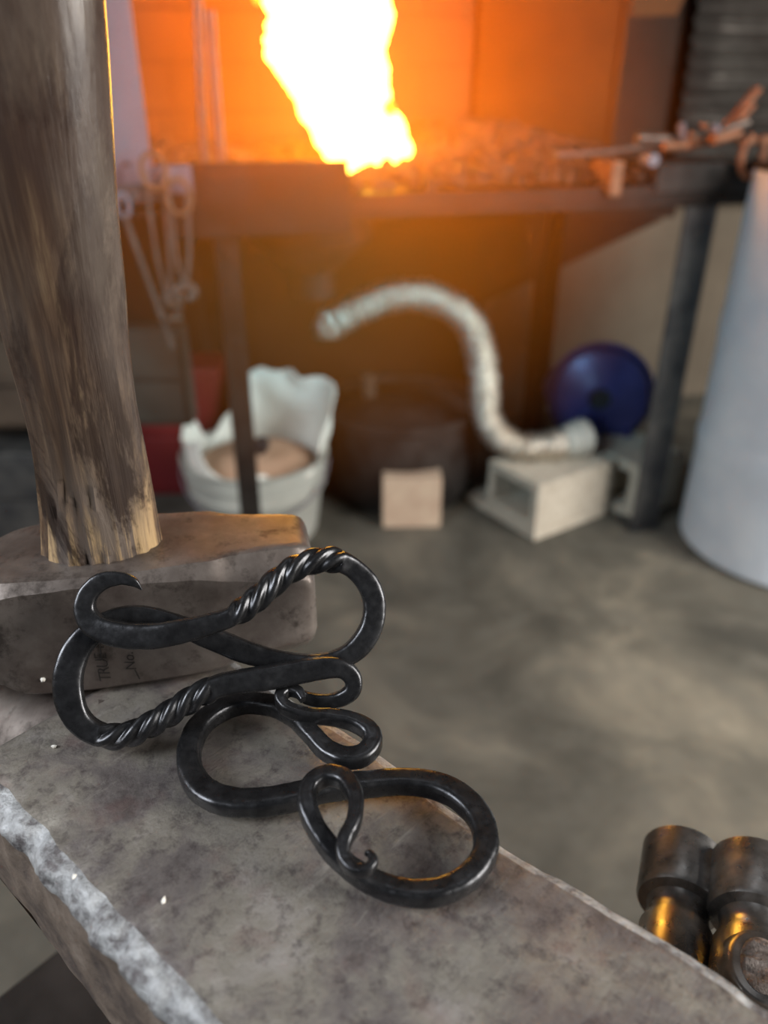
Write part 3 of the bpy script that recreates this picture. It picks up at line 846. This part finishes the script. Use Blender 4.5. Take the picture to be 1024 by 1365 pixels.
boxthing('red_tool_chest', 150, 290, 492, 2.12, 0.17, 'red', 'dark red tool chest behind the grey bucket', 'tool chest')
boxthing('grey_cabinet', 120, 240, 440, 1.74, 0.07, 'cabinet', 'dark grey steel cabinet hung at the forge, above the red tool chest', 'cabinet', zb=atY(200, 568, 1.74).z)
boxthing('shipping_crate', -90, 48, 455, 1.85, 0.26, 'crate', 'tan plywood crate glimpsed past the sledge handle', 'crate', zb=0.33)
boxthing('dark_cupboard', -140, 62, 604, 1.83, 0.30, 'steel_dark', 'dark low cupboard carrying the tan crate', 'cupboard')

# ------------------------------------------------------------------ ANVIL
AZ = 0.86
AU = Vector((-0.758, 0.652, 0)).normalized(); AV = Vector((0.652, 0.758, 0)).normalized()
VL, VR = 0.0516, 0.1643
AO = AV * ((VL + VR) / 2); AO.z = 0
aw = (VR - VL) / 2


def ABS(u, v, z): return AO + AU * u + AV * v + EZ * z


an = empty('anvil', ABS(0.05, 0, 0.62), 'heavy worn steel anvil with a chipped bright edge carrying hooks and sledge', 'anvil')
# cross profile from low left round the top to low right: (v, z, zone)
prof = []
for z in [-0.052, -0.045, -0.038, -0.030, -0.023, -0.016, -0.012]: prof.append((-aw + 0.0, z, 0))
re = 0.0075
for k in range(0, 9):
    a = PI - k / 8 * PI / 2
    prof.append((-aw + re + re * math.cos(a), -re + re * math.sin(a), 1))
NT = 84
for k in range(1, NT):
    prof.append((-aw + re + (2 * aw - re - 0.005) * k / NT, 0, 2))
re2 = 0.005
for k in range(0, 7):
    a = PI / 2 - k / 6 * PI / 2
    prof.append((aw - re2 + re2 * math.cos(a), -re2 + re2 * math.sin(a), 3))
for z in [-0.008, -0.012, -0.02, -0.03, -0.04, -0.052]: prof.append((aw, z, 4))
U0, U1 = -0.205, 0.255; NU = 330
vs = []; fs = []; npf = len(prof)
for i in range(NU + 1):
    u = U0 + (U1 - U0) * i / NU
    for (v, z, zn) in prof:
        q = Vector((u, v, z))
        nz = mn.noise(q * 18) * 0.0007
        dz = 0; dv = 0
        eL = max(0, 1 - (v + aw) / 0.016) if zn in (1, 2) else (1 if zn == 0 and z > -0.02 else 0)
        if eL > 0:
            big = mn.noise(Vector((u * 60, 3.3, 0))) ; sm2 = mn.noise(Vector((u * 190, v * 190, z * 190)))
            md = mn.noise(Vector((u * 90, v * 60, z * 60 + 9)))
            dv += eL * (0.0035 * max(0, big) + 0.0010 * sm2 + 0.0026 * md + 0.0005 * mn.noise(Vector((u * 420, v * 420, z * 420))))
            dz -= eL * (0.0030 * abs(big) + 0.0012 * sm2 + 0.0026 * max(0, md))
        if zn in (3, 4) or (zn == 2 and v > aw - 0.02):
            e = 1 if zn in (3, 4) else (v - aw + 0.02) / 0.02
            dv += -e * (0.0018 * (0.5 + mn.noise(Vector((u * 30, 8.8, 1)))) + 0.0006 * mn.noise(Vector((u * 150, 1, z * 150)))
                        + 0.004 * math.exp(-((u - 0.09) / 0.03) ** 2))
            dz -= 0.0010 * e * (1 + mn.noise(Vector((u * 25, 2, 2))))
        if zn == 0: dv += 0.0016 * mn.noise(q * 70) + 0.001 * mn.noise(q * 25)
        if zn == 2:
            dz += nz + 0.00018 * mn.noise(q * 150)
        vs.append(ABS(u, v + dv, AZ + z + dz))
zones = []
for i in range(NU):
    for k in range(npf - 1):
        fs.append((i * npf + k, i * npf + k + 1, (i + 1) * npf + k + 1, (i + 1) * npf + k)); 
        zn = prof[k][2]; zones.append(2 if zn == 0 else (1 if zn == 1 else (2 if zn == 4 else (1 if zn == 3 else 0))))
fs.append(tuple(range(npf))); zones.append(2)
fs.append(tuple(NU * npf + k for k in range(npf))); zones.append(2)
fs.append((0, npf - 1, NU * npf + npf - 1, NU * npf)); zones.append(2)
me = bpy.data.meshes.new('anvil_face'); me.from_pydata([tuple(v) for v in vs], [], fs); me.update()
for mm in ('anvil', 'anvil_edge', 'anvil_side'): me.materials.append(M[mm])
for p, z in zip(me.polygons, zones): p.material_index = z; p.use_smooth = True
bm = bmesh.new(); bm.from_mesh(me); bmesh.ops.recalc_face_normals(bm, faces=bm.faces); bm.to_mesh(me); bm.free()
fo_ = bpy.data.objects.new('face_plate', me); COL.objects.link(fo_)
RA = Matrix((AU, AV, EZ)).transposed().to_4x4()
LOC = Matrix.Translation(ABS(0, 0, AZ)) @ RA
me.transform(LOC.inverted()); fo_.matrix_world = LOC
fo_.parent = an; fo_.matrix_parent_inverse = an.matrix_world.inverted()
# waist, feet
mb = MB()
ring = []
for (z, l0, l1, hw) in [(-0.050, U0 + .02, U1 - .02, aw - .004), (-0.075, -0.12, 0.19, 0.042), (-0.12, -0.09, 0.17, 0.036), (-0.17, -0.10, 0.18, 0.046), (-0.195, -0.15, 0.22, 0.066), (-0.205, -0.16, 0.23, 0.070), (-0.24, -0.16, 0.23, 0.070)]:
    r_ = []
    n = 40
    for k in range(n):
        t = 2 * PI * k / n; ct, st = math.cos(t), math.sin(t); s = 6; rr_ = (abs(ct) ** s + abs(st) ** s) ** (-1 / s)
        r_.append(ABS((l0 + l1) / 2 + (l1 - l0) / 2 * ct * rr_, hw * st * rr_, AZ + z))
    ring.append(r_)
vs = [p for r_ in ring for p in r_]; fs = []
for k in range(len(ring) - 1):
    for i in range(n): fs.append((k * n + i, k * n + (i + 1) % n, (k + 1) * n + (i + 1) % n, (k + 1) * n + i))
fs.append(tuple(range(n))); fs.append(tuple((len(ring) - 1) * n + i for i in range(n)))
mesh_obj('waist_and_feet', vs, fs, M['anvil_side'], an)
# horn
hp = [(ABS(U1 - .01, 0, AZ - .045), .045), (ABS(U1 + .05, 0, AZ - .047), .043), (ABS(U1 + .12, 0, AZ - .042), .034), (ABS(U1 + .19, 0, AZ - .034), .021), (ABS(U1 + .235, 0, AZ - .027), .008)]
v, f, _ = sweep([p for p, r in hp], [r for p, r in hp], n=28, res=8, up=EZ)
mesh_obj('horn', v, f, M['sledge'], an)
# stump
sc = ABS(0.035, 0, 0)
mb = MB(); n = 72; vs = []; zs = [0, .02, .2, .4, .58, .602, .608]
for j, z in enumerate(zs):
    for k in range(n):
        t = 2 * PI * k / n
        r = 0.235 * (1 + 0.03 * mn.noise(Vector((math.cos(t) * 2, math.sin(t) * 2, z)))) + 0.004 * mn.noise(Vector((math.cos(t) * 22, math.sin(t) * 22, z * 2))) - (0.006 if j == 6 else 0)
        vs.append(sc + AU * r * math.cos(t) * 1.0 + AV * 0.075 * (1 + 0.03 * mn.noise(Vector((t, z * 3, 1)))) * (1 if abs(math.sin(t)) > .45 else abs(math.sin(t)) / .45) * (1 if math.sin(t) > 0 else -1) + EZ * z)
fs = [(j * n + k, j * n + (k + 1) % n, (j + 1) * n + (k + 1) % n, (j + 1) * n + k) for j in range(len(zs) - 1) for k in range(n)]
fs.append(tuple(range(n))); fs.append(tuple((len(zs) - 1) * n + k for k in range(n)))
o = mesh_obj('anvil_stand', vs, fs, M['stump']); pl_ = MB().box(ABS(0.03, -0.085, 0.614), (0.62, 0.30, 0.011), Matrix((AU, AV, EZ)).transposed(), 0.002).build('base_plate', M['iron_black'], smooth=False)
tag(pl_, 'dark steel plate between the anvil feet and the timber stand', 'steel plate')
tag(o, 'dark weathered timber stand under the anvil', 'stand')

# ------------------------------------------------------------------ SLEDGEHAMMER
H0 = G(70, 932, AZ); H1 = G(400, 890, AZ); H0.z = 0; H1.z = 0
HE1 = (H1 - H0); HE1.z = 0; HE1.normalize(); HE2 = Vector((-HE1.y, HE1.x, 0))
rt = G(426, 868, AZ + 0.006)
S_R = (rt - H0).dot(HE1)          # right face position along the head
S_H = (G(143, 752, 0.914) - H0).dot(HE1)
sl = empty('sledgehammer', H0 + HE1 * S_H + HE2 * 0.028 + EZ * AZ, 'sledgehammer standing head-down on the anvil, battered wooden handle straight up', 'sledgehammer')


def HS(s, d, z): return H0 + HE1 * s + HE2 * d + EZ * (AZ + z)


half = S_R - S_H
# stations: (t along from eye centre, half depth, half height, chamfer)
DC, HC = 0.0275, 0.0278
st = [(-half, .0195, .0200, .011), (-half + .002, .0225, .0232, .012), (-half + .008, .0245, .0250, .012), (-half * .62, .0255, .0262, .010), (-0.036, .0275, .0278, .0045), (0, .0280, .0280, .0035), (0.036, .0275, .0278, .0055),
      (half * .60, .0262, .0272, .0085), (half - .010, .0255, .0265, .0105), (half - .0025, .0240, .0250, .0105), (half, .0205, .0215, .010)]
P = catmull([list(q) for q in st], 6)[0]
vs = []; fs = []
sec_n = None
for (t_, hd, hh_, ch) in P:
    pts2 = []
    cr = 0.0012
    cs = [(-hd + ch, -hh_), (hd - ch, -hh_), (hd, -hh_ + ch), (hd, hh_ - ch), (hd - ch, hh_), (-hd + ch, hh_), (-hd, hh_ - ch), (-hd, -hh_ + ch)]
    for a in range(8):
        x0, y0 = cs[a]; x1, y1 = cs[(a + 1) % 8]
        for f in (0.04, 0.13, 0.5, 0.87, 0.96): pts2.append((x0 + (x1 - x0) * f, y0 + (y1 - y0) * f))
    sec_n = len(pts2)
    for (dx, dz) in pts2:
        q = HS(S_H + t_, DC + dx, HC + dz)
        q += HE2 * 0.0005 * mn.noise(q * 90) + EZ * 0.0005 * mn.noise(q * 80 + Vector((5, 5, 5)))
        vs.append(q)
for i in range(len(P) - 1):
    for k in range(sec_n):
        j = (k + 1) % sec_n; fs.append((i * sec_n + k, i * sec_n + j, (i + 1) * sec_n + j, (i + 1) * sec_n + k))
fs.append(tuple(range(sec_n))); fs.append(tuple((len(P) - 1) * sec_n + k for k in range(sec_n)))
mesh_obj('sledge_head', vs, fs, M['sledge'], sl, True, 28)
# handle
hy = H0.y + HE1.y * S_H + HE2.y * DC
hpx = [(142, 768, 150), (141, 756, 152), (138, 735, 153), (131, 680, 147), (120, 600, 144), (104, 520, 150), (90, 455, 158), (78, 380, 168), (60, 260, 184), (44, 130, 200), (30, 0, 212), (12, -130, 222)]
pts = []; rad = []
for px, py, wd in hpx:
    r = ray(px, py); q = CAMP + r * (hy / r.y); pts.append(q)
    depth = (q - CAMP).dot(Vector((0, CP, -SP)))
    rad.append((wd / 2 * depth / FPX, wd / 2 * depth / FPX * 0.72))
pts[0].z = AZ + 0.045
last = pts[-1]; dirh = (pts[-1] - pts[-3]).normalized()
for k in range(1, 5): pts.append(last + dirh * 0.11 * k); rad.append((0.030 - .003 * k, 0.024 - .002 * k))
v, f, _ = sweep(pts, rad, n=72, res=14, up=HE2)
vv = []
for q in v:
    k = max(0, 1 - (q.z - AZ - 0.05) / 0.16)
    a = math.atan2((q - pts[0]).dot(HE2), (q - pts[0]).dot(HE1))
    gro = mn.noise(Vector((a * 9, q.z * 9, 0))) * 0.0014 * k * k + mn.noise(Vector((a * 2.2, q.z * 22, 4))) * 0.0012 * (0.3 + k)
    gro -= 0.0028 * max(0, mn.noise(Vector((a * 14, q.z * 14, 7))) - .05) * k * k * 1.5
    # wedge-shaped notch scars close to the head
    dv = (q - (pts[0] + EZ * (q.z - pts[0].z))); dv.z = 0
    vv.append(q + dv.normalized() * gro)
ho = mesh_obj('handle', vv, f, M['handle'], sl, True, 60)
base = HS(S_H, DC, 0.045)
ho.data.transform(Matrix.Translation(-base)); 
ho.matrix_world = Matrix.Translation(base); 
# eye rim shadow gap collar
# stamped lettering on the front of the head
def stamp(txt, px, py, size, parent, spacing=1.0):
    c = bpy.data.curves.new('stamp', 'FONT'); c.body = txt; c.size = size; c.extrude = 0.0001; c.space_character = spacing; c.shear = 0.15
    c.offset = -0.00006
    o = bpy.data.objects.new('stamp', c); COL.objects.link(o)
    bpy.context.view_layer.update()
    dg = bpy.context.evaluated_depsgraph_get(); me = bpy.data.meshes.new_from_object(o.evaluated_get(dg))
    bpy.data.objects.remove(o)
    # text x -> up the head front (world z), text y -> towards the left end of the head (-HE1)
    W = HS(0, -0.0012, 0); q = onplane(px, py, W, HE2)
    R = Matrix((EZ, -HE1, -HE2)).transposed().to_4x4()
    me.transform(Matrix.Translation(q) @ R)
    me.materials.append(M['iron_black'])
    o = bpy.data.objects.new('stamped_lettering', me); COL.objects.link(o)
    o.parent = parent; o.matrix_parent_inverse = parent.matrix_world.inverted()
    return o


stamp('TRUE TEMPER', 149, 908, 0.0068, sl, 0.85)
stamp('No.', 182, 893, 0.0062, sl)
W = HS(0, -0.0012, 0)
for (xa, ya), (xb, yb) in (((136, 880), (131, 842)), ((186, 905), (180, 893))):
    a = onplane(xa, ya, W, HE2); b_ = onplane(xb, yb, W, HE2)
    MB().tube([a, b_], 0.0003, 6).build('stamped_line', M['iron_black'], sl)

# ------------------------------------------------------------------ S-HOOK WITH TWISTS (leans on the sledge head)
W1 = G(150, 985, AZ + .0075); W2 = G(465, 925, AZ + .0145); W3 = G(360, 795, AZ + 0.0505)
PN = (W2 - W1).cross(W3 - W1).normalized()
if PN.z < 0: PN = -PN


def bar(pl, W, n, d=0.0):
    """(px, py, lift, half width px, half height px)"""
    pts = []; rad = []
    for px, py, lift, w_, h_ in pl:
        q = onplane(px, py, W + n * lift, n); pts.append(q)
        depth = (q - CAMP).dot(Vector((0, CP, -SP))); rad.append((w_ * depth / FPX, h_ * depth / FPX))
    return pts, rad


s1 = [(189, 786, .004, 1, 1), (178, 776, .004, 6, 5), (160, 771, .003, 9, 7), (136, 775, .002, 12, 9), (118, 792, .002, 13, 10), (114, 814, .002, 14, 11), (128, 835, .003, 16, 11),
      (160, 846, .005, 17, 11), (200, 848, .007, 17, 11), (240, 842, .008, 16, 12), (280, 832, .008, 14, 12), (308, 822, .008, 13, 14),          # 11
      (330, 808, .007, 15, 15), (352, 790, .006, 15, 15), (374, 770, .004, 15, 15), (398, 755, .003, 15, 15), (424, 747, .002, 15, 15), (448, 747, .001, 15, 15),   # 17
      (470, 757, 0, 14, 12), (490, 778, 0, 15, 12), (499, 805, 0, 15, 12), (495, 835, 0, 15, 12), (478, 862, 0, 15, 12), (452, 878, 0, 13, 11),   # 23
      (415, 884, -.001, 12, 10), (370, 880, -.003, 13, 10), (325, 868, -.004, 15, 10), (280, 850, -.005, 15, 10), (235, 832, -.004, 13, 9), (195, 820, -.004, 12, 9), (160, 822, -.003, 13, 9),  # 30
      (130, 838, -.002, 16, 10), (105, 862, -.001, 18, 10), (92, 895, 0, 19, 10), (92, 928, 0, 19, 10), (104, 958, 0, 17, 11), (126, 976, .0, 15, 12),   # 36
      (152, 982, .001, 15, 15), (178, 977, .002, 15, 15), (203, 965, .003, 15, 15), (226, 951, .003, 15, 15), (249, 936, .003, 15, 15), (272, 923, .004, 15, 15),   # 42
      (300, 912, .004, 15, 14), (345, 905, .004, 16, 14), (390, 897, .004, 16, 13), (430, 890, .004, 15, 12), (456, 891, .004, 13, 12), (470, 904, .004, 12, 11), (469, 921, .004, 11, 10),
      (452, 932, .003, 10, 9), (430, 934, .002, 9, 8), (408, 930, .001, 8, 7), (396, 920, .002, 5, 5)]
pts, rad = bar(s1, W1, PN)


def tw1(p):
    # square stock twisted in two stretches
    a = 0.0
    if p > 11: a += (min(p, 17.3) - 11) / 6.3 * 2 * PI * 1.5
    if p > 36.3: a += (min(p, 42.5) - 36.3) / 6.2 * 2 * PI * 1.5
    return a


def sq1(p):
    return 10.0 if (11.3 < p < 17.2 or 36.4 < p < 42.4) else 4.5


hk = empty('twisted_s_hook', W1, 'large black S-hook with two twisted lengths leaning against the sledge head', 'hook', 'forged hooks on the anvil')
sweep_parts(pts, rad, [11, 17, 36, 43], ['hook_end', 'twisted_length', 'middle_bar', 'twisted_length', 'hook_end'], M['hook'], hk, n=40, res=18, up=PN, twist=tw1, tw_sq=sq1, jit=0.00015)

# ------------------------------------------------------------------ PLAIN S-HOOK (flat on the anvil, small scrolled eyes)
UPV = Vector((0, 0, 1))
WP = Vector((0, 0, AZ + 0.0065))
s2 = [(384, 935, .0115, 3, 3), (376, 932, .012, 6, 6), (374, 922, .012, 8, 8), (386, 917, .0115, 9, 8), (398, 926, .010, 9, 8), (388, 940, .009, 8, 8),    # scroll
      ]
# (px, py, lift, half width, half height)
s2 = [(404, 933, .0130, 4, 5), (398, 923, .0135, 7, 8), (384, 920, .0135, 8, 9), (374, 930, .0125, 8, 10), (382, 944, .0110, 8, 10), (408, 953, .0090, 8, 10),   # 5
      (440, 956, .0075, 9, 11), (470, 962, .0065, 10, 12), (492, 974, .0055, 12, 12), (497, 990, .0045, 13, 12), (484, 1006, .0035, 14, 12), (460, 1010, .003, 14, 12), (436, 1000, .003, 13, 12),   # 12
      (416, 980, .004, 12, 12), (395, 958, .004, 12, 12), (365, 941, .002, 13, 12), (325, 938, .0, 13, 12), (288, 950, 0, 14, 13), (263, 973, 0, 15, 13), (252, 1005, 0, 16, 13),   # 19
      (258, 1037, 0, 17, 14), (280, 1060, 0, 18, 14), (318, 1070, 0, 18, 14), (360, 1068, 0, 18, 15), (400, 1060, 0, 17, 15), (440, 1050, 0, 16, 15), (485, 1046, 0, 15, 15), (530, 1042, 0, 15, 15),  # 27
      (575, 1046, 0, 16, 15), (612, 1062, 0, 17, 15), (640, 1092, 0, 17, 15), (648, 1128, 0, 17, 15), (632, 1162, .0, 16, 15), (598, 1185, 0, 16, 15), (556, 1191, 0, 16, 15), (515, 1183, .0, 15, 15),  # 35
      (478, 1165, .003, 14, 14), (448, 1140, .0065, 13, 14), (424, 1108, .010, 13, 14), (410, 1076, .0125, 13, 14), (414, 1048, .0140, 12, 13), (436, 1034, .0150, 12, 13), (460, 1040, .0155, 12, 13), (474, 1064, .0155, 11, 13),  # 43
      (472, 1094, .0150, 10, 12), (460, 1120, .0140, 10, 12), (458, 1142, .0130, 9, 11), (470, 1158, .0125, 8, 10), (488, 1160, .0130, 7, 9), (498, 1149, .0135, 6, 8), (493, 1138, .014, 4, 6), (486, 1138, .014, 2, 4)]
pts, rad = bar(s2, WP, UPV)
# lie on the worn face, never in it
hk2 = empty('plain_s_hook', Vector((0.0, 0.17, AZ)), 'black ring-shaped S-hook with scrolled eyes lying flat on the anvil', 'hook', 'forged hooks on the anvil')
sweep_parts(pts, rad, [14, 36], ['scrolled_eye', 'ring_bar', 'scrolled_eye'], M['hook'], hk2, n=36, res=16, up=UPV, sq=4.0, jit=0.00022)

# ------------------------------------------------------------------ BALL-PEEN HAMMERS hung beside the anvil
HAMMER_EYES = []


def peen(px, py, dist, rpx, label, axh, eo):
    """px, py: middle of the face cylinder; the head lies level, its handle hangs straight down"""
    r = ray(px, py).normalized(); c = CAMP + r * dist
    R = rpx * dist / FPX
    hd = Vector((0, 0, -1)); hd = (hd - axh * hd.dot(axh)).normalized()
    t = empty('ball_peen_hammer', c, label, 'hammer', 'hammers hung beside the anvil')
    hl = 0.030; b0 = -hl / 2
    prof = [(0, hl / 2), (R * .92, hl / 2), (R, hl / 2 - .0015), (R, b0 + .002), (R * .95, b0), (R * .74, b0 - .0015), (R * .70, b0 - .005), (R * .74, b0 - .010), (R * .84, b0 - .014),
            (R * .88, b0 - eo), (R * .84, b0 - eo - .010), (R * .62, b0 - eo - .018), (R * .60, b0 - eo - .021), (R * .78, b0 - eo - .026), (R * .84, b0 - eo - .034), (R * .70, b0 - eo - .043), (R * .4, b0 - eo - .048), (0, b0 - eo - .050)]
    ex = axh.cross(hd).normalized()
    MB().lathe(prof, c, axh, 48, ex).build('hammer_head', M['hammer_steel'], t, True, 35)
    ec = c - axh * (hl / 2 + eo); HAMMER_EYES.append(ec)
    pts = [ec - hd * (R * .72), ec - hd * (R * .2), ec + hd * 0.05, ec + hd * 0.12, ec + hd * 0.20, ec + hd * 0.27, ec + hd * .28]
    v, f, _ = sweep(pts, [(R * .42, R * .62)] * 2 + [(R * .46, R * .62), (R * .42, R * .6), (R * .5, R * .7), (R * .5, R * .75), (R * .2, R * .3)], n=28, res=5, up=axh)
    MB().add(v, f).build('handle', M['handle2'], t)
    v, f, _ = sweep([ec - hd * (R * .60), ec - hd * (R * .86), ec - hd * (R * .92)], [(R * .80, R * .92), (R * .66, R * .82), (R * .54, R * .74)], n=32, res=3, up=axh)
    MB().add(v, f).build('eye_cheek', M['hammer_steel'], t)
    vs_ = []; fs_ = []; na, nb = 26, 22
    for a in range(na + 1):
        for b_ in range(nb + 1):
            x = -1 + 2 * a / na; y = -1 + 2 * b_ / nb
            X = x * math.sqrt(1 - y * y / 2); Y = y * math.sqrt(1 - x * x / 2)
            q = ec + ex * X * R * .42 + axh * Y * R * .62
            k_ = mn.noise(Vector((X * .5 + px, Y * 3.6 + X * .4, 3))) + 0.25 * mn.noise(Vector((X * 1.2, Y * 9, 5)))
            edge = max(0, 1 - (X * X + Y * Y))
            vs_.append(q - hd * (R * .93 + (0.0010 + 0.0018 * k_) * min(1, edge * 3)))
    for a in range(na):
        for b_ in range(nb):
            m0 = a * (nb + 1) + b_; fs_.append((m0, m0 + 1, m0 + nb + 2, m0 + nb + 1))
    mesh_obj('handle_end', vs_, fs_, M['wood_end'], t, True, 30)
    return t


PX1 = Vector((math.sin(.40), math.cos(.40), 0.0)); PX2 = Vector((math.sin(.42), math.cos(.42), 0.0))
peen(908, 1170, 0.415, 45, 'hammer nearest the hooks, its bare steel face sticking out past the anvil edge', PX1, 0.052)
peen(1006, 1190, 0.405, 47, 'hammer at the frame edge, split wooden handle end showing in its eye', PX2, 0.031)

# collars that carry the hammers, fixed to the stand
rk = empty('hammer_rack', ABS(-0.03, 0.08, 0.62), 'dark steel rack with round collars on the anvil stand carrying the two hammers', 'tool rack')
for e_ in HAMMER_EYES:
    zc = e_.z - 0.024
    c = Vector((e_.x, e_.y, zc))
    MB().tube([c + Vector((math.cos(k * PI / 8), math.sin(k * PI / 8), 0)) * 0.0165 for k in range(17)], 0.0035, 8, res=3).build('collar', M['steel_dark'], rk)
    a = c - AV * 0.018; b_ = Vector((a.x, a.y, 0)); k_ = (b_ - AO).dot(AV); b_ = b_ - AV * max(0, k_ - 0.077) ; b_.z = zc - 0.02
    MB().tube([a, (a + b_) / 2, b_, Vector((b_.x, b_.y, 0.56))], 0.004, 8).build('bracket', M['steel_dark'], rk)

# ------------------------------------------------------------------ small debris on anvil and sledge
def chip(px, py, z, r, label, mt='bag', plane=None):
    q = G(px, py, z) if plane is None else onplane(px, py, plane, HE2)
    v, f = rock(q, r); o = MB().add(v, f).build('scale_flake', M[mt], smooth=False); tag(o, label, 'flake', 'loose flakes on the anvil')


chip(57, 906, 0, 0.0011, 'white paint flake stuck on the sledge head front', plane=HS(0, -0.0006, 0))
chip(99, 1168, AZ + .0006, 0.0009, 'pale flake on the anvil close to the chipped edge')
chip(218, 1200, AZ + .0006, 0.0011, 'tan grain lying alone in the middle of the anvil face')
chip(72, 995, AZ + .0006, 0.0010, 'pale flake on the anvil just below the sledge head')
